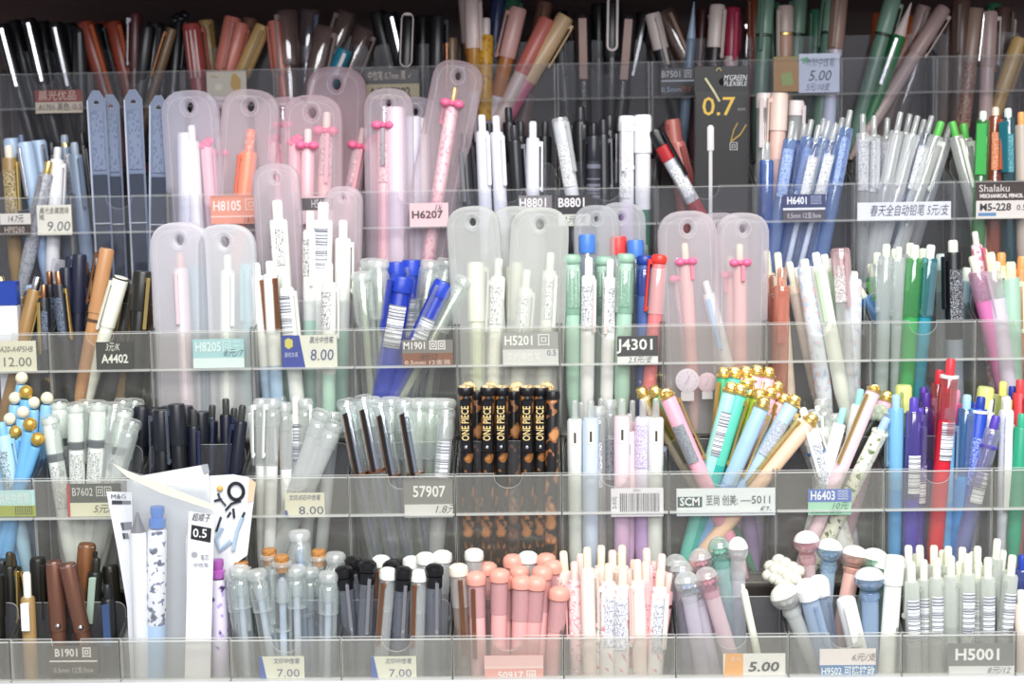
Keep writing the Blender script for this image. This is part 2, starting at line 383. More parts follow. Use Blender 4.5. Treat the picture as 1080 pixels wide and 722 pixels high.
'blt': cap('slender royal blue pen', '#1d35a8', '#2745bc', r=.0078, clip='c#dfe4f0', capl=.012, st=('bar', .03, .06), sa=.2),
'ctb': cap('clear capped tube pen', 'c#c9d0c4', 'c#e0e6e0', top='tubecap', r=.0074, capl=.045, clip='c#e8ece8', clipw=.0025, ink='#8a9080', obj='clear_pen', plural='clear capped pens'),
'pwy': click('white pen with print in pouch', '#f4f6ea', r=.0068, topc='#fafaf0', toph=.014, clip='#eef0e6', st=('text', .02, .05, '#f4f6ea', '#80828a')),
'pol': click('pale olive pen in pouch', '#d9dfc6', r=.0074, top='cap', topc='#e2e6d0', toph=.003, clip='#dfe4d0'),
'ggc': cap('sage green clear-capped pen', '#a9cdb9', 'd#a5c4b4', r=.0072, capl=.045, endc='#9cc2ac', top='clearcap', clip='c#dfe8e2', st=('text', .01, .04, '#a5c4b4', '#e8f0ea')),
'wbk': click('white pen with red button', '#f0f0f0', r=.0064, topc='#fafafa', toph=.014, clip='#f2e4e2', st=('text', .022, .055, '#f2f2f2', '#6a6a74')),
'nvc': cap('navy clear-capped pen', '#4660a0', 'd#3a54a4', r=.0066, capl=.03, endc='#20409a', top='clearcap', clip='#24409a'),
'rdc': cap('red clear-capped pen', '#e07c80', 'd#e0e0e4', r=.0066, capl=.045, endc='#e23c34', top='clearcap', clip='#e2443c'),
'bxb': cap('blue-capped clear pen', 'd#c4cede', '#4c82d8', r=.0070, capl=.014, clip='c#dfe6f0'),
'bxr': cap('red-capped clear pen', 'd#d8c4c6', '#dd4644', r=.0070, capl=.014, clip='c#f0e2e2'),
'pkc': click('pink click pen with cream button', '#f2b3ae', r=.0058, topc='#f6ecd2', toph=.013, clip='#ee8fa4', clipl=.012, bowc='#f0709c'),
'wib': click('white pen with blue stripe', '#eef0f0', r=.0058, topc='#f6f6f4', clip='#b4c8e6'),
'crn': click('cream rolled-top pen', '#ecd9c6', r=.0062, topc='#f6f2dc', toph=.018, clip='#f0c8b8'),
'orp': click('translucent coral pen', 'd#eb9c80', r=.0072, topc='d#f0b8a0', toph=.014, clip='d#eea58c', clipw=.004, a=0),
'irr': click('pale print floral pen', spotted('#dfe4ec', '#b9cfe6', 160, .55, '#f0c8c8'), r=.0078, topc='#eceef0', toph=.006, clip='c#e6eef2'),
'wlg': click('white lime-edged pen', '#e9efe4', r=.0068, topc='#f4f6f0', toph=.010, clip='#c9eac0'),
'pkv': click('pink-topped clear pen with lettering', 'd#e6dcdc', r=.0078, top='cap', topc='d#f0ccd0', toph=.003, capl=.02, clip='d#f2d6da', st=('text', .012, .04, '#ece4e2', '#8a8688')),
'mcl': click('clear mechanical pencil', 'd#c9d6da', r=.0068, topc='#e8ecdc', toph=.009, clip='c#e0e8ec', clipw=.003, obj='mechanical_pencil', plural='mechanical pencils', low=('#a9b8b8', .06)),
'mcg': click('clear green mechanical pencil', 'd#52b868', r=.0072, topc='#e9f0da', toph=.010, clip='c#c8e6d0', clipw=.003, obj='mechanical_pencil', plural='mechanical pencils', low=('#3aa556', .055)),
'mct': click('clear teal mechanical pencil', 'd#3d9fae', r=.0072, topc='#e6f0e6', toph=.010, clip='c#c0e0e6', clipw=.003, obj='mechanical_pencil', plural='mechanical pencils', low=('#2b94aa', .055)),
'mbk': click('thick black pencil with white lettering', '#12141a', r=.0080, topc='#e4e8da', toph=.009, clip='#1c1e24', clipw=.003, obj='mechanical_pencil', plural='mechanical pencils', st=('text', .022, .06, '#14161c', '#d0d4dc'), low=('#8a93a2', .075)),
'msb': click('blue and green slanted pencil', '#2b6fa6', r=.0066, topc='#f0eed2', toph=.010, clip='#58a54a', obj='mechanical_pencil', plural='mechanical pencils'),
'mpk': click('pink mechanical pencil with cream eraser', 'd#eac0dc', r=.0082, topc='#f4eedc', toph=.012, clip='d#f2dcea', low=('#d97bb4', .035), obj='mechanical_pencil', plural='mechanical pencils'),
'mcr': click('cream mechanical pencil', 'd#ece8ea', r=.0080, topc='#f4f0c8', toph=.014, clip='#f0ecca', low=('#d9cfe0', .035), obj='mechanical_pencil', plural='mechanical pencils'),
'mcb': click('cream topped green pencil', '#a5c8b4', r=.0085, topc='#f4f0c0', toph=.012, clip='#dfe6c8', obj='mechanical_pencil', plural='mechanical pencils'),
'mrs': click('pink striped pencil', spotted('#e28aa0', '#f2e6ea', 300, .5), r=.0052, topc='#f0e4e0', clip='#d9708c', obj='mechanical_pencil', plural='mechanical pencils'),
'orl': click('orange slanted pen', '#e08a4a', r=.0075, topc='#e8a060', clip='#d87a3a'),
# fourth tier
'pwh': click('light blue pen with pearl top', '#8cc4ea', r=.0060, top='ball', br=.0056, toph=.010, topc=plastic('#f0e6cc', .15), clip=None, obj='ball_top_pen', plural='ball-topped pens'),
'pgd': click('light blue pen with gold ball', '#6fb2e6', r=.0060, top='ball', br=.0062, toph=.011, topc=plastic('#e2b85c', .3, .7), clip=None, obj='ball_top_pen', plural='ball-topped pens'),
'bsk': click('pale blue lettered pen', '#b4daee', r=.0070, topc='#8cc4ea', clip='#a5d2ea', st=('text', .02, .05, '#c9e2ee', '#50606c')),
'ccw': cap('clear-capped white pen', '#dfe4de', 'c#e2eae6', top='tubecap', r=.0080, capl=.030, clip='c#eef2ee', clipw=.003, ring='#6a6e70', ringz=.029, ringh=.006, endc='c#f0f6f2', st=('text', .038, .07, '#e4e8e2', '#80868a'), obj='clear_capped_pen', plural='clear capped pens'),
'ccl': cap('leaning clear-capped pen', 'd#dfe6e6', 'c#e2eae6', top='tubecap', r=.0080, capl=.030, clip='c#eef2ee', clipw=.003, endc='c#f0f6f2', obj='clear_capped_pen', plural='clear capped pens'),
'bkn': click('black pen with clear top', '#14161c', r=.0072, top='cap', topc='#1c1f28', toph=.003, capl=.03, clip='c#9aa4b4'),
'bkr': click('navy black pen with smoky button', '#161a2a', r=.0066, topc='#3a3c3c', toph=.012, clip='#2a3050'),
'wcp': click('white clear pen', 'd#eef2ee', r=.0066, top='clearcap', topc='c#eef2ee', toph=.003, capl=.02, clip='#f0f4f0', ink='#f2f4f2', low=('#eceeec', .05)),
'tns': click('pen with tan flat clip', 'd#e6e8e4', r=.006, topc='c#e6e8e4', clip='copper', clipw=.003, a=0, st=('bar', .02, .05)),
'ctl': cap('leaning frosted clear pen', 'f#e2e6e6', 'c#eef2f0', top='tubecap', r=.0082, capl=.02, clip=None, endc='c#eef4f2', obj='clear_capped_pen', plural='clear capped pens'),
'cbc': cap('clear-capped pen with black clip', 'c#c4cad6', 'c#dfe6e6', top='clearcap', r=.0080, capl=.024, clip='#1c1c1e', clipw=.0018, clipl=.047, clipz=.010, a=-5, trim='copper', endc='c#f0f6f4', obj='clear_capped_pen', plural='clear capped pens', ring='copper', ringz=.056),
'cbb': cap('clear-capped pen with barcode', 'd#d8dcde', 'c#eaf0ee', top='tubecap', r=.0078, capl=.022, clip='c#eef2ee', endc='c#f0f6f4', st=('bar', .024, .056), sa=0, obj='clear_capped_pen', plural='clear capped pens'),
'gift': dict(look='black gift pen with lettered clip', body=spotted('#1a1a1c', '#8a5a2e', 130, .54, '#b4743c', .3), top='block', toph=.004, r=.0066, obj='gift_pen', plural='black gift pens'),
'gifto': dict(look='black gift pen with plain shaft', body=spotted('#1c1a1a', '#96603a', 110, .50, '#c48a56', .3), top='cap', topc='#161619', toph=.003, capl=.006, r=.0066, obj='gift_pen', plural='black gift pens'),
'giftb': dict(look='black gift pen with cream disc top', body=spotted('#1a1a1c', '#8a5a2e', 130, .54), top='ball', br=.0066, toph=.006, topc=spotted('#e0cca0', '#a8813f', 420, .55), r=.0066, obj='gift_pen', plural='black gift pens'),
'pcr': click('cream pastel pen with window', '#e8ecea', r=.0078, top='rod', toph=.014, clip=None, win=1, low=('#dfe6e0', .05)),
'pbl': click('pale blue pastel pen with window', '#c9d8ee', r=.0080, top='rod', toph=.013, clip=None, win=1),
'ppn': click('pastel pink pen with window', '#f2d6de', r=.0080, top='rod', toph=.013, clip=None, win=1, low=('#d6b4d8', .075)),
'pli': click('lilac pastel pen with print', '#e0daec', r=.0078, top='rod', toph=.013, clip=None, st=('text', .018, .05, '#e2deec', '#a08cc4'), low=('#c9a9e0', .075)),
'pmn': click('pale mint clear pen', 'd#c9e6d6', r=.007, top='rod', toph=.016, clip='c#eef4f0'),
'pcl': click('clear pen with dark print', 'd#dfe2e8', r=.0066, top='clearcap', topc='c#eef0f4', toph=.003, capl=.025, clip='c#f0f2f6', st=('text', .026, .06, '#d8dce2', '#60646e')),
'prs': click('rose pastel pen', '#f0b8c2', r=.0064, top='rod', toph=.016, clip='c#f4dfe4'),
'gt': click('turquoise gold-crowned pen', '#62cfb8', r=.0076, top='crown', toph=.008, clip='gold', clipw=.0022, clipl=.05, a=60, low=('#34b0a4', .062), obj='crown_top_pen', plural='gold crowned pens'),
'gtl': click('pale aqua pen with barcode', '#a9e0dc', r=.0076, top='crown', toph=.008, clip='gold', clipw=.0022, clipl=.05, a=100, st=('bar', .022, .055), sa=.25, low=('#6fd2c4', .068), obj='crown_top_pen', plural='gold crowned pens'),
'gg': click('green gold-crowned pen', '#3fae7c', r=.0070, top='crown', toph=.008, clip='gold', clipw=.0026, clipl=.05, a=-30, obj='crown_top_pen', plural='gold crowned pens'),
'go': click('olive gold pen with crown top', '#9ab83e', r=.0070, top='crown', toph=.008, clip='gold', clipw=.005, clipl=.055, a=0, low=('#3aae9c', .066), obj='crown_top_pen', plural='gold crowned pens'),
'gb': click('light blue gold-crowned pen', '#a9cdea', r=.0078, top='crown', toph=.009, clip='gold', clipw=.002, clipl=.05, a=75, low=('#86aee0', .07), obj='crown_top_pen', plural='gold crowned pens'),
'gp': click('pink gold-crowned pen', '#f0c0d2', r=.0074, top='crown', toph=.008, clip='gold', clipw=.002, clipl=.05, a=60, obj='crown_top_pen', plural='gold crowned pens'),
'gpl': click('pink pen with grey label', '#f0b2c4', r=.0078, top='crown', toph=.007, clip='gold', clipw=.0018, clipl=.05, a=80, st=('text', .028, .058, '#9a9ea4', '#707680'), sa=-.3, low=('#e8a0b4', .08), obj='crown_top_pen', plural='gold crowned pens'),
'gbl2': click('light blue pen with clear label', '#b4d2ea', r=.0072, top='crown', toph=.008, clip='gold', clipw=.002, clipl=.05, a=80, st=('text', .022, .05, '#c4cedc', '#8a94a8'), sa=0, low=('#a5c8ee', .06), obj='crown_top_pen', plural='gold crowned pens'),
'gpe': click('peach pen with gold clip', '#f4cdb0', r=.0076, top='crown', toph=.008, clip='gold', clipw=.003, clipl=.06, a=-75, obj='crown_top_pen', plural='gold crowned pens'),
'gcr': click('cream gold-crowned pen', '#f0dcb4', r=.0068, top='crown', toph=.008, clip='gold', clipw=.003, clipl=.055, a=20, obj='crown_top_pen', plural='gold crowned pens'),
'wbl': click('white pen with blue logo label', '#eef0ee', r=.0080, top='cap', topc='#f2f4ee', toph=.003, capl=.02, clip='#e8eae6', st=('text', .02, .07, '#e8ecf4', '#707686'), ring='#3a78c8', ringz=.026),
'wfl': click('white pen with floral print', spotted('#e8e6e0', '#c9c4b4', 260, .56), r=.0074, topc='#f4f4f0', toph=.015, clip='#f0f0ea'),
'wbt': click('white blue-topped patterned pen', spotted('#e8ead8', '#8a9a6a', 260, .60, '#5a6a4a'), r=.0078, topc='#a9c6ea', toph=.010, clip='d#f0f2ea', ring='#f4f6ee', ringz=.011),
'pgc': click('pale pink pen with gold clip', '#f0d2dc', r=.0072, top='crown', toph=.005, clip='gold', clipw=.0018, clipl=.055, a=-40),
'flw': click('black pen with sage flower top', '#3c4038', r=.0066, top='flower', br=.009, toph=.013, topc='#b9c4b0', clip='#2c2e2a', obj='flower_top_pen', plural='flower pens'),
'wcy': click('white pen with mint button', '#f0f2ee', r=.0068, topc='#a5e2dc', toph=.012, clip='#eef0ea'),
'lbl': click('light blue pen', '#7ab8e4', r=.0076, topc='#a9d2ee', toph=.010, clip='d#c8e2f2', clipw=.003, low=('#58a5e0', .07)),
'vio': click('violet clear pen', 'd#6a55c0', r=.0078, topc='#5a48b8', toph=.010, clip='c#ccc8ea', clipw=.003, st=('bar', .042, .070), low=('#4a38ae', .075)),
'pur': click('purple pen', 'd#6a4aa8', r=.0076, topc='#5538a0', toph=.010, clip='c#c8c0e0', clipw=.003, low=('#50309a', .05)),
'red': click('tall bright red pen', 'd#e0414e', r=.0086, topc='#e23c48', toph=.012, clip='c#f0d2d6', clipw=.0036, st=('bar', .046, .074), sa=.2, low=('#d62438', .045), ring='#f0f0f0', ringz=.012),
'rdl': click('red pen behind the tall one', 'd#d83a46', r=.0078, topc='#d83040', toph=.010, clip='#d62c3c', clipw=.004),
'pkn': click('hot pink pen', '#ea6a9c', r=.0070, topc='#f2a0c0', toph=.010, clip='d#f2b4ce', low=('#e84a86', .05)),
'blm': click('sky blue pen', 'd#58a8e6', r=.0080, topc='#a9d6f2', toph=.010, clip='c#d2e6f4', clipw=.0036, low=('#3d96e0', .06)),
'blk': click('cobalt blue pen with white lettering', '#2a50c0', r=.0082, topc='#2340a8', toph=.009, clip='#2444b0', clipw=.003, ring='#eef0f4', ringz=.010, st=('text', .03, .065, '#2e54c4', '#d0d8f2'), sa=0),
'vcl': click('clear violet-capped pen', 'd#c2c4e2', r=.0080, topc='#5a44b4', toph=.010, clip='c#d8d6ee', clipw=.0036, ring='#5a48b4', ringz=.022, st=('bar', .042, .066), sa=0),
'yel2': click('yellow-green capped pen', 'd#d6dc8c', r=.0074, top='cap', topc='#dde48e', toph=.003, capl=.02, clip='d#e4eab4'),
'ylw': click('lime yellow pen', 'd#dfe88a', r=.0070, topc='#e2ec7c', toph=.010, clip='#dfe88c'),
'wtc': click('white pen with thin clip', '#e2e6f0', r=.0072, topc='#f4f6f4', toph=.010, clip='#f4f6f6', clipw=.0036, clipl=.07, a=0, st=('text', .02, .06, '#eef0f4', '#9aa0b4')),
'bl3': click('deep blue pen', 'd#3a58c0', r=.0072, topc='#2a44b0', toph=.010, clip='c#c4ccea'),
'rd3': click('red pen', '#d8434c', r=.0074, topc='#e04a4e', toph=.010, clip='#d03a44'),
'gr3': click('green pen', '#2fa07c', r=.0074, topc='#3ab08a', toph=.010, clip='#2a9472'),
# bottom tier
'gmt': click('golden brown metallic pen', '#a98a5a', r=.0068, topc='#f0eee6', toph=.018, clip='#f4f2ec', clipw=.004, clipl=.02, a=0),
'bmt': click('rose brown metallic pen', plastic('#7a5444', .3, .5), r=.0072, top='cap', topc=plastic('#80594a', .3, .55), toph=.003, capl=.05, clip=None, ring='silver', ringz=.001, stud=1),
'bm2': click('copper brown pen', plastic('#8a5a3c', .3, .4), r=.0078, top='cap', topc=plastic('#90603f', .3, .45), toph=.003, capl=.045, clip='#2c2a28', ring='silver', ringz=.001),
'gpc': click('dark pen with pale green clip', '#20241f', r=.007, topc='#2a2c28', clip='#a9c0b0', clipw=.0034, clipl=.034, a=0),
'nbc': click('black pen with navy tip', '#14161a', r=.007, topc='#202226', clip='#3a5078', clipw=.0036, clipl=.03, a=0),
'bpn': click('plain black pen', '#15140f', r=.007, top='cap', topc='#1b1a15', toph=.003, capl=.03, clip='#2a2820'),
'bgd': click('black pen with gold cap ring', '#1c1a14', r=.007, topc='#3a3526', toph=.010, clip='gold', clipw=.002),
'bbl': dict(look='white pen with blue spray top', body=spotted('#eceef2', '#5a6a90', 190, .57, '#181e2c'), top='spray', toph=.016, topc='#1470c8', r=.0086, obj='packaged_pen', plural='pens in film packets', low=('#a9cdf0', .085)),
'ppl': dict(look='lilac pen with printed branch', body=spotted('#dcd4ea', '#b4a4d4', 150, .60, '#3c3450'), top='spray', toph=.014, topc='#b060b4', r=.0080, obj='packaged_pen', plural='pens in film packets'),
'wpk': dict(look='white pen in film packet', body='#eceef0', top='cone', toph=.014, topc='#5a5c60', r=.0085, obj='packaged_pen', plural='pens in film packets'),
'crk': dict(look='clear tube pen with cork stopper', body='c#e6eeee', top='cork', toph=.006, r=.0078, obj='cork_top_pen', plural='cork-topped tube pens', ink='#a9b4c4', clip='c#e6ecec', clipw=.002, low=('c#a9b4c4', .055)),
'crc': dict(look='clear tube pen with clear stopper', body='c#e6eeee', top='tubecap', topc='c#e2eaea', capl=.030, toph=.003, r=.0078, obj='clear_tube_pen', plural='clear tube pens', ink='#b0b8c4', clip='c#e6ecec'),
'crt': dict(look='tall clear tube pen', body='c#ccd6de', top='tubecap', topc='c#e2eaea', capl=.055, toph=.003, r=.0090, obj='clear_tube_pen', plural='clear tube pens', ink='#7a90b8', clip=None, ring='d#f0f4f4', ringz=.060),
'wbx': dict(look='white domed cap pen', body='d#c4c8d2', top='brush', toph=.009, topc='#f6f6f0', r=.0072, skirt='c#e6e8e8', obj='dome_cap_pen', plural='dome-capped pens', clip='copper', clipw=.0022, clipl=.045, clipz=.010, a=-20),
'wbc': dict(look='white domed cap pen with clear neck', body='d#ced2da', top='brush', toph=.009, topc='#f4f4ee', r=.0078, skirt='d#dfe4e8', obj='dome_cap_pen', plural='dome-capped pens', clip='silver', clipw=.002),
'bbx': dict(look='black domed cap pen', body='d#8a909c', top='brush', toph=.009, topc='#0f1013', r=.0070, skl=.008, skirt='#14151a', obj='dome_cap_pen', plural='dome-capped pens', clip='silver', clipw=.0018, clipl=.04, a=20),
'pbx': dict(look='salmon pink domed cap pen', body='#dfa9a8', top='brush', toph=.010, topc='#f0a898', r=.0078, skirt='d#e8ccd0', obj='dome_cap_pen', plural='dome-capped pens', clip=None),
'pbc': dict(look='salmon domed cap pen with copper clip', body='#e0b0b0', top='brush', toph=.010, topc='#f0a898', r=.0080, skirt='d#e8ccd0', obj='dome_cap_pen', plural='dome-capped pens', clip='copper', clipw=.002, clipl=.05, clipz=.011, a=-15),
'cbp': dict(look='cream domed cap pen with copper clip', body='d#dccabe', top='brush', toph=.009, topc='#f6e8d8', r=.0078, skirt='d#ece0d8', obj='dome_cap_pen', plural='dome-capped pens', clip='copper', clipw=.0022, clipl=.055, clipz=.010, a=10),
'fpk': click('pink floral pen', spotted('#f4d6d6', '#e8a4ac', 200, .55, '#f8f0ee'), r=.0074, topc='#f6dcd6', toph=.013, clip='#f2b8bc', clipw=.0026),
'fwh': click('white floral pen with lettering', spotted('#f4efec', '#e6b4b8', 190, .60, '#e88e98'), r=.0076, topc='#f8ead2', toph=.013, clip='#f6eee8', clipw=.0026, st=('text', .024, .058, '#f0eeee', '#7a86a8')),
'fps': click('rose pink pen with lettering', '#eeb0b4', r=.0078, topc='#f6d8d2', toph=.013, clip='#f4c6c4', clipw=.0026, st=('text', .028, .06, '#eeb4b8', '#9a6878'), low=(spotted('#f2e6e6', '#e898a4', 150, .56, '#a8bce0'), .07)),
'fbt': click('pink pen with bead', '#eab4ba', r=.0066, topc='#f0cfc8', toph=.013, clip='#c0707a', clipw=.0018, ring='#5a2c28', ringz=.022),
'fcr': click('cream topped pink pen', '#f4e2da', r=.0070, topc='#f8f0d4', toph=.015, clip='#f4d4ce', clipw=.0026),
'glb': dict(look='clear globe-topped lilac pen', body='f#e6e0ee', top='doll', br=.0085, toph=.018, topc='d#eef2f0', globe='c#e6eeee', rose='#c9d4ea', r=.0070, obj='globe_top_pen', plural='globe-topped pens'),
'glp': dict(look='clear globe-topped pink pen', body='f#f2dce2', top='doll', br=.0085, toph=.018, topc='d#f4e2e6', globe='c#f2dce2', rose='#e8b4c0', r=.0072, obj='globe_top_pen', plural='globe-topped pens'),
'gla': dict(look='clear globe-topped aqua pen', body='f#b9dedc', top='doll', br=.0082, toph=.018, topc='d#c9e2da', globe='c#b9ded6', rose='#c8e6d8', r=.0080, obj='globe_top_pen', plural='globe-topped pens'),
'egg': dict(look='white egg-topped pen', body='f#e6e6ee', top='doll', br=.0075, sq=1.3, toph=.024, topc='#f4f6f2', globe='d#e8e8f2', rose='#f0f0ea', r=.0066, obj='globe_top_pen', plural='globe-topped pens'),
'wst': dict(look='thin white stick pen', body='#eaf0dc', top='button', toph=.004, topc='#f2f6ea', r=.0040, obj='stick_pen', plural='stick pens'),
'flt': dict(look='white flower-topped pen', body='f#e6e8e8', top='flower', br=.0108, toph=.020, topc='#dedccf', r=.0070, obj='flower_top_pen', plural='flower-topped pens'),
'dpk': dict(look='pink rose globe pen with white lid', body='f#ecd2d4', top='doll', br=.0095, sq=.9, toph=.021, topc='#f4f2f0', globe='d#ecc4c8', rose='#e6a4b0', r=.0070, obj='globe_top_pen', plural='rose globe pens'),
'dbl': dict(look='blue rose globe pen with white lid', body='f#b9d6ea', top='doll', br=.0095, sq=.9, toph=.021, topc='#f2f4f6', globe='d#b0d0e6', rose='#98c0e0', r=.0070, obj='globe_top_pen', plural='rose globe pens'),
'dbL': dict(look='large blue globe pen with white lid', body='f#b6cfee', top='doll', br=.0110, sq=.75, toph=.022, topc='#f2f6f6', globe='d#b4d0ee', rose='#c4d8ee', r=.0080, obj='globe_top_pen', plural='rose globe pens'),
'dpe': dict(look='peach rose globe pen with white lid', body='#dcb0a4', top='doll', br=.0100, sq=.8, toph=.018, topc='#f6f0e6', globe='d#eec4b6', rose='#eab4a8', r=.0078, obj='globe_top_pen', plural='rose globe pens'),
'dgn': dict(look='mint rose globe pen with white lid', body='f#c2e0d0', top='doll', br=.0105, sq=.8, toph=.018, topc='#f0f4ec', globe='d#b4dcc6', rose='#90c8a8', r=.0090, obj='globe_top_pen', plural='rose globe pens'),
'dwh': dict(look='white domed pen with clear rose', body='f#e2e6e4', top='doll', br=.0108, sq=.85, toph=.022, topc='#f4f4e8', globe='d#eceee4', rose='#e8e6da', r=.0075, obj='globe_top_pen', plural='rose globe pens'),
'bnb': dict(look='white bullet-topped blue pen', body='f#c2d8f0', top='dome', br=.0092, toph=.016, topc='#f4f6f8', r=.0085, clip='d#c4d6ec', obj='dome_cap_pen', plural='dome-capped pens'),
'wpc': click('white pen with rolled clip', '#ececea', r=.0086, top='flat', toph=.002, clip='#f2f2f0', clipw=.0045, clipl=.03, a=0),
'wtl': cap('tall plain white pen', '#f0f2ec', '#f2f4ee', r=.0084, clip='d#eef0f0', capl=.02, toph=.003),
'h5': click('frosted white click pen', 'f#eef3ec', r=.0068, topc='#f0f2de', toph=.014, clip='c#eef2ea', clipw=.0026, ink='#e8ece4', low=('f#e4eae4', .050)),
'h5b': click('frosted white click pen with barcode', 'f#eef3ec', r=.0070, topc='#f2f4e0', toph=.014, clip='c#eef2ea', clipw=.0026, ink='#e8ece4', st=('bar', .026, .056), sa=0, low=('f#e4eae4', .060)),
}
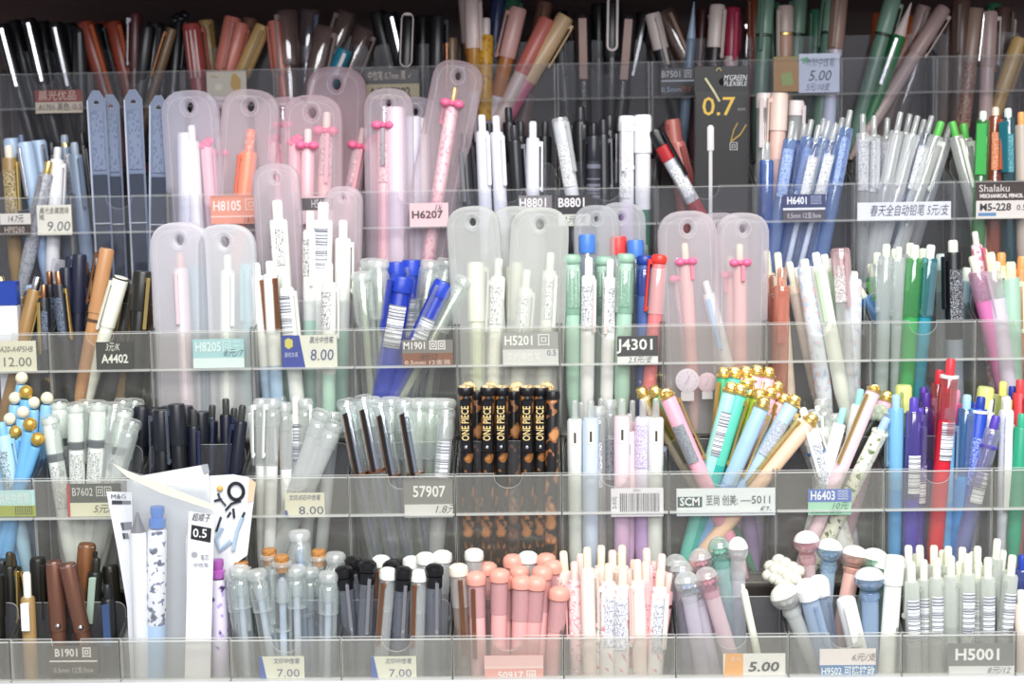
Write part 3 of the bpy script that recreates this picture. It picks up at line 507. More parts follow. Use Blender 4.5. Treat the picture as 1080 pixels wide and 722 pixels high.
DATA = '''
T0,-1
bks 2 26 16 f
bk 14 22 28 m
bks 30 20 44 f
bk 44 23 52 m
bks 58 24 72 f
bk 72 25 84 m
bk 84 30 92 f
T0,0
bk 100 26 112 m
bk 136 22 138 m
bk 164 24 160 f
bk 176 26 172 m
rbox 90 23 106 f
rbox 106 24 119 m
rbox 120 23 132 f
mar 143 14 142 f
bk 156 27 151 f
bk 171 30 164 m
brz 182 30 168 f
bow 190 9 184 f
T0,1
rw 202 25 208 f
tan 217 21 224 m
sal 246 18 233 f
brn 264 19 256 m
sal 255 24 241 f
tan 278 27 254 f
T0,2
sal 291 22 276 f
cbr 302 11 303 f
cbl 327 10 322 m
cbr 344 28 332 f
cbr 366 12 344 m
teal 370 38 346 f
cbr 386 30 369 m
T0,3
bk 398 12 412 m
bks 411 14 424 f
loop 431 20 429 f clipw=.0052 loop=.0005
bk 446 17 446 m
bk 462 16 461 f
brz 477 40 477 f body=#b0a8a4
T0,4
wor 492 -8 491 m
wor 499 -3 500 f body=#b07a2e
yel 513 19 512 f
nvy 526 -3 520 m
grn 541 -3 531 m
pkl 547 8 533 f
pks 578 20 548 f
cry 597 17 561 f
brn 575 2 563 m
T0,5
bk 590 12 592 m
cop 614 15 615 f
loop 646 2 645 f
bk 632 4 632 m
cop 663 16 659 f
bks 679 14 668 m
T0,6
wbr 688 14 700 f
cbn 701 11 724 f
gbl 732 2 727 f
mar 742 10 738 m body=#7a2236
wcr 757 5 753 f
crm 773 8 771 f
mar 780 20 778 m
T0,7
ofl 797 -4 797 m
sage 808 -3 804 f
pkw 828 6 828 f
grn 815 3 815 m
sage 843 -3 839 m
grn 862 10 860 m
sage 879 -5 872 f
pnk2 886 -6 897 f
T0,8
cbn 982 12 968 m
pkt 975 6 958 m body=#8a7468
ofl 928 14 926 m body=#6a5030
sage 942 -3 919 f
gw 961 3 941 f
orc 968 20 950 m
pkt 996 8 958 f
T0,9
cbn 1020 14 1018 m
pkt 1044 12 1042 f
wbr 1064 20 1060 m body=#6a584c
drk 1000 8 999 m body=#7a6252
drk 1014 0 1012 f
flo 1029 9 1024 f
grc 1033 36 1044 m
drk 1058 8 1056 m body=#6c6258
tan 1076 40 1070 f
grn 1048 4 1046 m body=#3a5a44
T1,-1
gry 30 156 34 m
dkb 54 150 60 m
gry 68 142 70 m
blw 12 146 18 m body=#5a6e94
tng 9 153 13 f
bld 22 142 30 m body=#2c3c58 topc=#5a6a86
blw 26 150 36 f
blw 40 148 48 m
wht 61 155 58 f
slv 52 170 44 f
T1,0
gry 78 150 80 f
dkb 86 140 90 m
slv 68 150 80 m
T1,1
*pg 196 137 197 .012
*pw 202 132 206 .010
*pp 232 144 229 .026
*pbow 217 143 222 .012
*po 265 136 258 .011
T1,2
*pbow 288 138 290 .026
*pps 298 112 302 .030
*pbow 311 140 312 .014
*pp 325 136 324 .012
*pbow 336 136 338 .034
*ppb 345 118 342 .022
*ppb 384 135 371 .040
T1,3
*pbow 396 138 397 .026
*pps 405 112 405 .011
*pg 417 110 418 .011 r=.008 body=#dcc9d6
*pg 435 120 437 .022
*pw 445 124 447 .024
*pkr 480 92 463 .010
T1,4
bck 516 130 518 m
bck 542 132 546 f
bck 489 140 492 f
bck 496 134 499 m
wck 508 121 511 f
wck 523 122 527 f
bck 536 113 541 m
bck 549 128 550 m
wck 562 128 562 f
bck 575 128 574 m
T1,5
bck 603 132 604 m
bck 636 126 637 f
bck 652 130 653 m
bck 672 134 672 m
cwh 590 124 602 f
bck 612 112 614 m r=.0068
bcm 626 130 626 f
bck 643 121 643 m r=.007
wpu 661 122 661 f
wgr 678 121 678 f
bck 694 148 690 m
T1,6
rdk 689 137 723 f
rdp 709 126 718 m
rdp 714 150 726 m
*wth 749 132 749 .014
T1,7
wcl 806 98 803 m
bld 809 150 805 f
pch 822 98 818 m
blc 836 128 826 f
wcl 840 106 836 b
bld 849 130 838 m
blc 856 126 842 f
blx 864 132 850 f
bld 869 125 858 m
blc 874 128 858 f
blx 882 130 866 f
blc 889 124 874 f
blc 897 116 882 f
T1,8
grg 910 120 907 f
grg 922 122 921 f
grg 936 124 932 m
grw 950 118 935 f
grw 960 120 944 m
grw 968 122 949 f
grw 975 126 957 m
blx 983 122 964 f
mwh 993 128 972 f
grw 1003 130 984 m
T1,9
mwh 1004 128 1020 f
mgn 1037 117 1034 f
mor 1050 113 1049 f
mtl 1063 114 1064 f
mwh 1016 130 1024 m
orl 1077 118 1078 f body=#b0a49a r=.0052
T2,-1
dgd 46 300 50 f
dnv 66 278 58 m body=#2c3448
brb 22 312 24 m
blw 34 300 40 m body=#7488a4
tgd 40 292 26 f
dgd 52 286 62 m
slv 0 292 20 m body=#8a8276
T2,0
dnv 70 282 72 f
dgd 90 276 90 m
bsh 140 296 130 m
bsh 96 284 96 b
brb 147 304 140 f
dgd 61 286 68 f
dnv 76 270 76 m
dnv 84 268 82 f
wood 113 262 97 f
wgl 128 292 112 f
brb 142 310 132 m
bsh 151 286 146 f
brb 157 296 152 m
T2,1
*ppk 190 266 194 .012
*ptl 208 278 212 .022
*pcw 226 278 222 .034
*pcw 240 268 240 .012
*ptl 261 278 264 .024
T2,2
ww 292 211 301 m r=.0072
wco 270 277 275 f
wco 284 275 288 f
wwb 300 284 306 f
ww 327 222 327 m
wwb 341 213 339 m r=.0078
wpl 362 232 361 m
ww 347 277 347 f
T2,3
ctb 381 286 386 f
ctb 390 272 392 m
ctb 399 273 402 f
blt 418 276 418 m
blu 425 291 413 f
blt 434 274 434 m
blt 469 297 436 f
ctb 455 274 446 m
ctb 472 272 462 m
ctb 492 292 464 f
T2,4
*pol 502 276 503 .012
*pwy 526 272 523 .011
*pol 545 276 545 .024
*pwy 556 284 551 .012
*pwy 581 266 577 .012
T2,5
ggc 603 268 604 f
bxb 619 247 620 m
wbk 621 271 620 f
ggc 637 270 637 m
wbk 644 273 642 f
bxr 652 249 652 m
ggc 660 267 658 f
bxb 670 253 672 m
nvc 680 269 679 f
rdc 696 268 690 f
T2,6
*pps 714 272 722 .018
*pkc 722 256 727 .011
*wib 744 296 756 .012
*pkc 780 257 781 .011
*pkc 770 270 772 .022
T2,7
irr 840 282 852 m
wlg 878 272 890 m
orp 816 290 816 m
irr 900 286 908 f
crn 808 264 816 m
crn 820 266 826 f
orp 825 282 823 f
crn 832 276 846 m
irr 848 273 858 f
wlg 860 266 874 f
wlg 869 268 884 m
pkv 886 262 898 f
T2,8
mcl 925 266 924 m
mcl 944 262 942 m
mcg 974 262 970 m
wcl 995 268 994 m topc=#d9e2e4
mcl 948 260 946 f r=.0045
mct 1020 282 1016 m body=#7fa0a8
msb 904 302 928 m
msb 918 278 930 b body=#3f8f50
mcl 935 257 930 f
mcg 965 258 960 f
mct 982 258 974 f
mbk 1005 253 1008 f
mcl 960 256 956 m
T2,9
mcr 1036 262 1044 m
mcb 1060 280 1060 f
mpk 1050 276 1056 m
mpk 1026 270 1042 f
mrs 1028 244 1040 m
mcr 1044 266 1054 f
mcb 1066 276 1067 f
orl 1078 270 1074 m
orl 1056 266 1056 b
T3,-1
pwh 23 392 20 m
pgd 28 406 24 m
pwh 16 413 14 m
pwh 36 418 32 m
pwh 50 413 44 m
pwh 25 428 18 f
pwh 11 435 4 f
pgd 33 440 22 f
pgd 17 448 18 f
pwh 47 432 38 m
pgd 42 456 26 f
bsk 1 445 12 f
T3,0
ccw 70 426 74 m
ccw 96 426 96 m
ccw 113 424 110 m
ccw 132 430 120 f
ccw 52 437 62 f
ccw 62 421 66 m
ccw 80 424 82 f
ccw 90 421 92 m
ccw 104 422 100 f
ccl 122 424 112 f
ccl 130 420 124 m
ccl 141 442 124 f
ccl 143 420 134 m
bkn 150 428 148 m
T3,1
bkn 170 432 172 f
bkr 204 432 206 f
bkr 247 430 244 m
bkn 162 430 163 m
bkn 178 428 182 m
bkn 186 426 190 f
bkn 195 428 200 m
bkn 212 434 212 m
bkr 224 427 222 m
bkr 238 420 240 m
bkr 256 427 248 f
T3,2
wcp 268 428 269 m
wcp 300 424 302 f
wcp 332 440 328 m
wcp 275 420 276 f
wcp 288 420 286 f
tns 298 418 295 m
wwb 312 418 312 m
wcp 322 420 322 m
ctl 341 432 318 f
ctl 355 444 330 f
wcp 352 434 346 m
T3,3
ctb 372 424 374 m
ctb 436 424 434 m
ctb 463 420 460 m
cbc 364 420 380 f
cbc 382 416 398 f
ctb 391 418 394 m
cbc 400 422 414 f
ctb 412 418 412 m
cbc 424 420 438 f
ctb 428 420 430 m
ctb 442 420 442 m
ctb 455 420 453 m
ctb 470 420 466 m
cbb 471 430 466 f
T3,4
giftb 494 402 494 b
giftb 518 402 518 b
giftb 545 402 545 b
giftb 576 402 576 b
gift 491 408 491 f
gifto 503 412 503 m
gift 515 408 514 f
gift 529 408 529 f
gifto 542 412 542 m
gift 556 408 556 f
gift 570 408 570 f
gifto 583 412 583 f
T3,5
pmn 613 424 613 m
ppn 664 436 663 f
pli 686 424 686 m
pcl 631 428 632 f
pcr 606 422 605 f
pbl 623 422 623 f
pmn 634 420 634 m
pcl 643 421 643 m
ppn 656 420 656 f
prs 667 422 667 m
pli 678 421 678 f
pcr 692 420 692 f
pbl 697 452 698 m
T3,6
pli 772 440 790 m
pli 800 446 806 m
gp 783 412 752 m
gb 818 424 782 m
gt 790 398 762 m
gg 796 392 774 m
go 803 410 776 f
gp 822 402 792 m
gcr 674 408 726 m
gg 688 407 738 m
gpl 700 410 738 f
gg 764 387 752 m
gt 776 387 760 m
gtl 773 403 742 f
gt 783 405 755 f
gp 788 386 770 m
go 793 407 763 m
gt 799 412 769 m
gp 800 385 778 m
gp 812 387 788 m
gb 808 418 774 f
gp 815 408 784 m
gp 830 415 786 m body=#f2c0cc
gbl2 841 417 794 f
gpe 860 437 800 f
T3,7
wfl 846 430 868 f
wcp 880 436 886 m
wbl 868 448 880 m
wfl 915 432 900 m
wcp 858 432 862 m
wbl 850 440 866 f
wfl 838 440 862 m
wcp 866 420 880 m
wcy 890 430 872 f
wcy 908 410 892 m
pgc 924 406 886 f
gp 937 412 912 m
flw 932 424 888 m
wbt 936 440 908 f
T3,8
lbl 955 430 954 m
vio 970 430 968 f
blm 985 420 982 m
bl3 1028 424 1022 m
wtc 1044 420 1044 m
lbl 1000 430 998 f
lbl 945 416 944 f
yel2 953 406 953 m
vio 964 419 962 f
pur 974 408 974 m
pur 977 414 976 m
rdl 991 390 984 m
red 1003 378 993 f
pkn 1009 411 1000 m
lbl 1010 425 1006 m
blm 1020 416 1015 f
yel2 1040 408 1034 m
blk 1035 418 1026 f
vcl 1051 438 1036 f
T3,9
ylw 1058 402 1054 m
wtc 1062 418 1060 f
bl3 1068 407 1066 m
rd3 1076 400 1074 m
gr3 1078 436 1074 f
T4,-1
bpn 2 590 4 m
bgd 10 582 12 m
bpn -4 606 -2 f
T4,0
bgd 12 584 16 m
gmt 28 603 16 f
bpn 40 588 42 m
bmt 57 591 62 f
bmt 71 594 88 f
bm2 92 573 84 m
gpc 102 588 96 m
bpn 46 600 44 b
nbc 113 616 124 f
bpn 116 596 126 m
T4,1
*wpk 145 540 149 .013
*bbl 166 534 165 .0145
*wpk 204 545 207 .0165 topc=#eceef0 r=.0062
*ppl 229 590 232 .020
T4,2
crc 246 600 252 f
crc 312 596 314 f
crc 326 598 328 m
crk 254 592 262 m
crc 252 596 258 f
crk 284 578 288 m
crc 270 600 282 f
crk 297 585 299 f
crt 315 559 322 m
crk 336 579 340 m
crc 354 582 352 m
crc 347 602 346 f
T4,3
bbx 396 594 394 m
bbx 418 588 417 m
bbx 362 596 364 f
bbx 372 586 376 m
bbx 388 590 384 f
wbx 402 585 402 m
wbx 410 598 404 f
bbx 412 590 412 m
bbx 426 597 422 f
wbx 434 586 434 m
wbx 442 600 440 f
wbc 449 582 447 m
bbx 458 594 458 f
wbc 467 580 464 m
T4,4
pbx 514 592 515 m
pbx 532 606 532 f
pbx 572 596 570 f
cbp 483 594 486 f
wbc 500 578 500 m
pbc 502 602 504 f
pbx 527 599 526 f
pbx 541 584 541 m
pbx 548 596 546 m
wbc 557 581 556 b
pbx 550 606 548 f
pbx 576 583 576 m
pbx 583 590 582 m
pbx 566 607 562 f
pbx 590 618 586 f
T4,5
fpk 612 584 614 m
fwh 628 600 630 f
fwh 650 584 650 m
fps 664 600 666 f
fpk 690 592 688 m
fcr 594 581 600 m
fpk 606 592 608 f
fcr 619 577 621 f
fpk 620 604 622 f
fcr 634 575 634 m
fwh 642 594 641 f
fpk 646 580 646 m
fcr 656 575 656 m
fwh 657 598 656 f
fbt 668 590 668 m
fcr 672 590 674 f
fpk 682 578 682 m
fps 681 592 681 f
fpk 698 584 694 m
fwh 697 600 693 f
fbt 706 604 697 f
T4,6
glb 730 606 744 f
glp 752 596 772 m
glb 718 590 724 m
glb 722 602 734 f
glp 737 578 752 m
glp 742 598 764 f
gla 757 566 772 m
egg 778 569 780 m
wst 783 616 798 f
glb 712 584 718 b
T4,7
bnb 862 606 872 m
dgn 936 584 922 m
flt 815 585 838 b
flt 830 592 842 m
dwh 822 614 846 f
bnb 848 610 864 f
dpk 850 558 856 b
dbl 876 566 868 m
dpe 904 572 886 m
dgn 925 575 908 b
dbL 917 594 918 f
wpc 891 628 902 f
wtl 944 586 938 f
T4,8
h5 966 584 966 m
h5 994 580 993 m
h5 1026 582 1025 m
h5b 974 590 975 f
h5 1012 592 1012 f
h5b 1032 592 1031 f
h5 1058 580 1052 m
h5 958 575 960 m
h5 970 575 972 m
h5b 961 592 963 f
h5 985 575 985 m
h5 1000 576 999 m
h5b 988 588 988 f
h5 1003 586 1003 f
h5 1015 577 1013 m
h5b 1021 584 1020 f
h5 1031 576 1030 m
h5b 1042 588 1041 f
h5 1052 568 1044 m
h5b 1068 585 1060 f
T4,9
bl3 1078 585 1078 m
rd3 1077 622 1078 f body=#f0dfd4 topc=#f0f0e4
'''
POUCH = [ # tier, col, x, ytop, w px, x at lip, depth, colour, opacity
 (1,1,200,99,53,200,.012,'#e8e2f0',.30),(1,1,232,105,53,230,.028,'#e8dcea',.28),(1,1,266,98,53,259,.012,'#ecdce4',.28),
 (1,2,297,106,53,300,.028,'#eedae6',.28),(1,2,330,104,55,330,.014,'#eed8e0',.26),(1,2,356,74,55,352,.040,'#e8ccd6',.30),
 (1,3,410,97,44,410,.012,'#e8d8e2',.30),(1,3,438,106,44,440,.026,'#d6ccda',.28),(1,3,486,68,46,460,.012,'#dcc8d0',.30),
 (2,2,291,176,42,300,.040,'#e0d6de',.34),(2,2,363,200,32,360,.043,'#ecdce4',.34),
 (2,1,190,238,56,192,.013,'#efecf4',.5),(2,1,238,240,56,240,.013,'#eff0f4',.5),(2,1,214,246,46,215,.034,'#dfe0e8',.3),
 (2,4,498,221,48,501,.013,'#e2e4e2',.46),(2,4,545,221,52,544,.026,'#e4e6e4',.46),(2,4,570,222,54,566,.012,'#e6e8e4',.46),
 (2,5,629,220,40,629,.038,'#dfe0e4',.32),(2,5,655,217,44,655,.043,'#e0e0e6',.34),
 (2,6,724,226,54,728,.012,'#e6dfe4',.38),(2,6,757,228,52,760,.034,'#e0d8e0',.28),(2,6,783,228,48,784,.012,'#e6dfe4',.38),
]
K = '#2b2a2c'
TAGS = [
 (0,37,95,87,119,'#cbbfae','red and white price tag in the top-tier rail',[('band',0,0,1,.52,'#8e4238'),('t','晨光优品',.48,.27,.34,'#d8c2b4',{'w':.8}),('t','A1701 黑色',.40,.76,.27,'#4a4038',{'w':.66}),('t','0.5',.9,.76,.27,'#8c3a5a')]),
 (0,218,75,260,105,'#c0b8a8','cream drawing card in the top-tier rail',[('poly',[(.64,.12),(.74,.1),(.86,.3),(.84,.72),(.7,.76),(.6,.5)],'#b48f3c'),('poly',[(.2,.5),(.32,.42),(.42,.52),(.36,.68),(.22,.66)],'#d6cdb8'),('poly',[(.12,.16),(.3,.2),(.28,.24),(.12,.2)],'#b49a5a')]),
 (0,385,73,442,104,'#a89a78','cream and black price tag in the top-tier rail',[('band',0,0,1,.5,'#29221f'),('t','中性笔 0.7mm 黑 ✓',.46,.24,.24,'#c9bdb0',{'w':.8}),('t','AG4 7002',.46,.78,.30,K,{'w':.76,'b':.0001})]),
 (0,697,72,734,100,'#17171d','black price tag beside the gold 0.7 packet',[('t','B7501 回',.45,.24,.24,'#cfcfd6',{'w':.82}),('band',.02,.45,.98,.49,'#c8d0dc'),('t','0.5mm',.3,.8,.2,'#9aa8bc'),('t','7/1',.72,.8,.22,'#b0583a')]),
 (0,843,57,885,97,'#c3cbe0','pale blue 5.00 price card in the top-tier rail',[('t','叶针中性笔',.52,.24,.18,'#5a6a80',{'w':.7,'sh':.3}),('t','5.00',.50,.58,.28,'#3c5060',{'sh':.25,'w':.56}),('t','5元/10支',.46,.87,.16,'#5a6478',{'sh':.3,'w':.6}),('poly',[(.06,.12),(.22,.08),(.26,.2),(.1,.26)],'#6aa88a')]),
 (0,816,60,842,96,'#8a7a40','orange and green picture card beside the 5.00 card',[('poly',[(0,.1),(.5,0),(1,.2),(1,1),(0,1)],'#a5783a'),('poly',[(.3,.5),(.7,.42),(.8,.8),(.35,.85)],'#8fa050')]),
 (1,0,225,33,248,'#d6d2cc','white and brown price tag in the second-tier rail',[('band',0,.5,1,1,'#3d302c'),('t','14.7元',.5,.26,.3,'#4a4440',{'sh':.2,'w':.5}),('t','HP0260',.46,.76,.3,'#c0b0a6',{'w':.64})]),
 (1,39,216,76,248,'#dfdccf','handwritten 9.00 price card in the second-tier rail',[('t','晨光金属圆珠',.5,.2,.17,'#6a6660',{'w':.86,'sh':.2}),('t','笔',.14,.42,.15,'#6a6660'),('t','9.00',.6,.72,.34,'#6a6a6e',{'w':.66,'sh':.15})]),
 (1,222,206,271,236,'#e59a86','salmon price tag in the second-tier rail',[('t','H8105',.36,.38,.36,'#f4e8e2',{'w':.6,'b':.0001}),('t','回',.88,.36,.36,'#f0c8ba'),('band',0,.72,1,.76,'#f2ddd4'),('t','18元',.84,.88,.18,'#8a5048',{'sh':.2})]),
 (1,315,207,352,236,'#e2c4ca','half-hidden grey-topped tag in the second-tier rail',[('band',.04,.06,1,.5,'#5c5658'),('t','H5188',.62,.28,.32,'#dcd2d4',{'w':.5})]),
 (1,432,214,473,239,'#efc9cc','pink price tag in the second-tier rail',[('t','H6207',.45,.5,.32,'#4a3a40',{'w':.8,'b':.0001}),('t','1k',.72,.2,.26,'#4a3a40',{'sh':.3})]),
 (1,547,206,582,222,'#807a7c','dark grey price tag in the second-tier rail',[('t','H8801',.45,.5,.6,'#f0ecec',{'w':.8,'b':.0001})]),
 (1,588,206,625,239,'#2d2a2c','black price tag in the second-tier rail',[('t','B8801',.42,.24,.30,'#eeeaea',{'w':.74,'b':.0001}),('band',.02,.60,.92,.98,'#d4d6cc'),('t','1元/支',.5,.78,.2,'#50504c',{'sh':.2})]),
 (1,826,205,870,233,'#333c66','navy price tag in the second-tier rail',[('t','H6401',.34,.24,.28,'#e8eaf4',{'w':.46,'b':.0001}),('t','回回',.78,.24,.26,'#b0b8d4',{'w':.24}),('band',0,.5,1,.58,'#dfe0ea'),('band',0,.6,1,1,'#4e4a54'),('t','0.5mm 12支/box',.5,.8,.2,'#c4c0cc',{'w':.8})]),
 (1,905,213,1002,232,'#dcdde6','long handwritten strip in the second-tier rail',[('t','春天全自动铅笔 5元/支',.55,.5,.5,'#4a4c5a',{'sh':.25,'w':.84})]),
 (1,1030,191,1082,230,'#3b2c28','dark brown pencil card in the second-tier rail',[('t','Shalaku',.36,.2,.2,'#dfd6d0',{'w':.6}),('t','MECHANICAL PENCIL',.5,.40,.1,'#dfd6d0',{'w':.86,'b':.0001}),('band',0,.52,1,1,'#dcd4ce'),('t','M5-228',.38,.70,.2,'#2a2a2e',{'w':.62,'b':.0001}),('t','0.5',.9,.72,.16,'#2a2a2e'),('band',.04,.84,.4,.93,'#5a86b0')]),
 (2,-4,359,39,392,'#e0dfc8','handwritten 12.00 price card in the middle-tier rail',[('t','A20-A4P5HB',.5,.28,.2,'#6a6a60',{'sh':.25,'w':.84}),('t','12.00',.50,.7,.32,'#6a6a66',{'w':.7})]),
 (2,101,360,140,390,'#2a2b26','plain black price tag in the middle-tier rail',[('t','3元/K',.46,.2,.26,'#e6e8dc',{'sh':.25,'w':.4}),('t','A4402',.52,.62,.32,'#eceee4',{'w':.74,'b':.0001})]),
 (2,203,357,258,388,'#a9d4d8','pale teal price tag in the middle-tier rail',[('t','H8205',.30,.28,.34,'#e4f4f2',{'w':.5,'b':.0001}),('t','回三',.76,.28,.32,'#d8f0ee',{'w':.34}),('band',0,.66,1,1,'#dff0ee'),('t','8元/7',.78,.5,.22,'#5a7a80',{'sh':.25})]),
 (2,297,353,356,388,'#e4e5d6','blue and cream 8.00 price card in the middle-tier rail',[('poly',[(0,0),(.32,0),(.42,1),(0,1)],'#2c3f9e'),('poly',[(.06,.14),(.12,.08),(.2,.14),(.2,.34),(.12,.42),(.06,.34)],'#d6cf62'),('t','晨光中性笔',.72,.16,.16,'#5a5c78',{'w':.44,'sh':.2}),('t','8.00',.72,.62,.36,'#4c5488',{'w':.42,'sh':.1}),('t','晨光文具',.17,.6,.12,'#cfd6f0',{'w':.24})]),
 (2,424,358,478,385,'#7d7a76','grey and rust price tag in the middle-tier rail',[('t','M1901 回回',.44,.24,.3,'#eeeeea',{'w':.82,'b':.00006}),('band',0,.52,1,1,'#86563e'),('t','18元/12',.5,.68,.24,'#2a201c',{'sh':.3,'w':.34}),('t','0.5mm 12支装',.5,.9,.16,'#e8d8cc',{'w':.9})]),
 (2,530,350,589,385,'#a4a5a2','grey and white price tag in the middle-tier rail',[('t','H5201',.30,.26,.3,'#f2f4f0',{'w':.5,'b':.0001}),('t','回',.74,.26,.3,'#eceeea'),('band',0,.52,1,1,'#d6d8d4'),('t','简约中性笔',.38,.76,.2,'#f6f6f4',{'w':.6}),('t','0.5',.88,.64,.18,'#5a6a8a')]),
 (2,651,354,694,384,'#34353a','black and white price tag in the middle-tier rail',[('t','J4301',.48,.32,.4,'#f2f4f2',{'w':.88,'b':.0001}),('band',0,.72,1,1,'#e6e8e6'),('t','2.5元/支',.55,.86,.2,'#3a3a3e',{'sh':.3,'w':.6})]),
 (3,-4,516,38,545,'#bfe4e2','mint and yellow price tag in the fourth-tier rail',[('t','晨光中性笔',.45,.34,.3,'#f0f8f4',{'w':.8}),('band',0,.58,1,1,'#a5b048'),('t','回回',.7,.8,.26,'#4a5020')]),
 (3,70,509,131,545,'#5c5e5a','red-edged grey price tag in the fourth-tier rail',[('band',0,0,.05,1,'#c23c40'),('t','B7602 回回',.45,.26,.26,'#e0e2dc',{'w':.7}),('band',.05,.58,1,1,'#e6e6c8'),('t','5元/支',.7,.78,.22,'#5a5c54',{'sh':.3})]),
 (3,300,519,343,546,'#e6e4cc','cream 8.00 price card in the fourth-tier rail',[('poly',[(0,.7),(.05,.7),(.1,1),(0,1)],'#4a58a0'),('t','文印点石中性笔',.5,.2,.18,'#5a5e86',{'w':.8,'sh':.2}),('t','8.00',.66,.72,.34,'#5a5e80',{'w':.62})]),
 (3,425,504,478,546,'#84847f','large grey price tag in the fourth-tier rail',[('t','57907',.52,.34,.30,'#f4f4f0',{'w':.66,'b':.0001}),('band',.02,.66,1,1,'#dcdcd8'),('t','1.8元',.84,.8,.2,'#5a5a58',{'sh':.3})]),
 (3,644,514,700,545,'#ecebf0','white barcode card in the fourth-tier rail',[('bars',.17,.18,.93,.84,'#60606a'),('t','2-5元',.07,.5,.14,'#4a4a50',{'rot':-PI/2}),('t','6931',.5,.08,.1,'#80808a')]),
 (3,713,514,818,544,'#e6ecee','long white price strip in the fourth-tier rail',[('band',.01,.30,.26,.68,'#3f5a5e'),('t','SCM',.135,.49,.3,'#f0f4f2',{'w':.2,'b':.0001}),('t','至尚 创美:',.46,.46,.3,'#4a5054',{'w':.32}),('t','—5011',.81,.44,.3,'#3a4044',{'w':.3}),('t','€7-',.9,.78,.2,'#50565a',{'sh':.2})]),
 (3,852,515,898,543,'#a9dcc0','blue and green price tag in the fourth-tier rail',[('band',0,0,1,.5,'#5a78c4'),('t','H6403',.34,.26,.36,'#f0f4fa',{'w':.56,'b':.0001}),('t','回回',.8,.26,.3,'#d8e2f4',{'w':.22}),('t','10元',.72,.66,.24,'#4a7a60',{'sh':.3}),('t','0.5mm 黑色',.42,.88,.14,'#5a8a70',{'w':.7})]),
 (4,50,680,105,712,'#5a564e','dark brown price tag in the bottom-tier rail',[('t','B1901 回',.5,.24,.28,'#e2e0d6',{'w':.72,'b':.0001}),('band',.02,.5,.98,.55,'#e6e6de'),('t','0.5mm 12支/box',.5,.84,.18,'#bab6aa',{'w':.8})]),
 (4,273,691,322,718,'#e6e6d2','leftmost handwritten 7.00 price card in the bottom-tier rail',[('poly',[(0,0),(.06,0),(.16,1),(0,1)],'#3c5cb0'),('t','文印中性笔',.6,.2,.18,'#50587c',{'w':.6,'sh':.2}),('t','7.00',.64,.7,.34,'#6a7090',{'w':.5})]),
 (4,391,691,440,718,'#e8e8d4','handwritten 7.00 price card under white domed caps',[('poly',[(0,0),(.06,0),(.16,1),(0,1)],'#3c5cb0'),('t','文印中性笔',.6,.2,.18,'#50587c',{'w':.6,'sh':.2}),('t','7.00',.64,.7,.34,'#6a7090',{'w':.5})]),
 (4,510,690,574,719,'#eba79c','pink price tag in the bottom-tier rail',[('band',0,0,1,.42,'#f0c6c0'),('band',0,.42,1,.5,'#f4d8d2'),('t','50917 回',.55,.76,.28,'#f8ece8',{'w':.64,'b':.0001})]),
 (4,762,688,829,718,'#ecebe4','orange and white 5.00 price tag in the bottom-tier rail',[('poly',[(.04,.0),(.32,0),(.32,1),(0,1)],'#f0b060'),('t','5.00',.64,.5,.36,'#3a3a3c',{'w':.5,'sh':.15,'b':.0001}),('t','晨光',.2,.2,.14,'#f8e0c0')]),
 (4,864,683,924,715,'#f0e8e4','white and blue price tag in the bottom-tier rail',[('band',0,.56,1,1,'#4a80b4'),('t','H9502 可擦按动',.5,.78,.26,'#eaf2f6',{'w':.94,'b':.00006}),('t','6元/支',.78,.3,.22,'#80706c',{'sh':.3})]),
 (4,999,677,1070,713,'#7c7f7c','large grey price tag in the bottom-tier rail',[('t','H5001',.46,.36,.36,'#f4f6f2',{'w':.66,'b':.00015}),('band',.02,.70,1,1,'#dcdedc'),('t','8元/12',.76,.84,.18,'#5a5c5c',{'sh':.3})]),
]
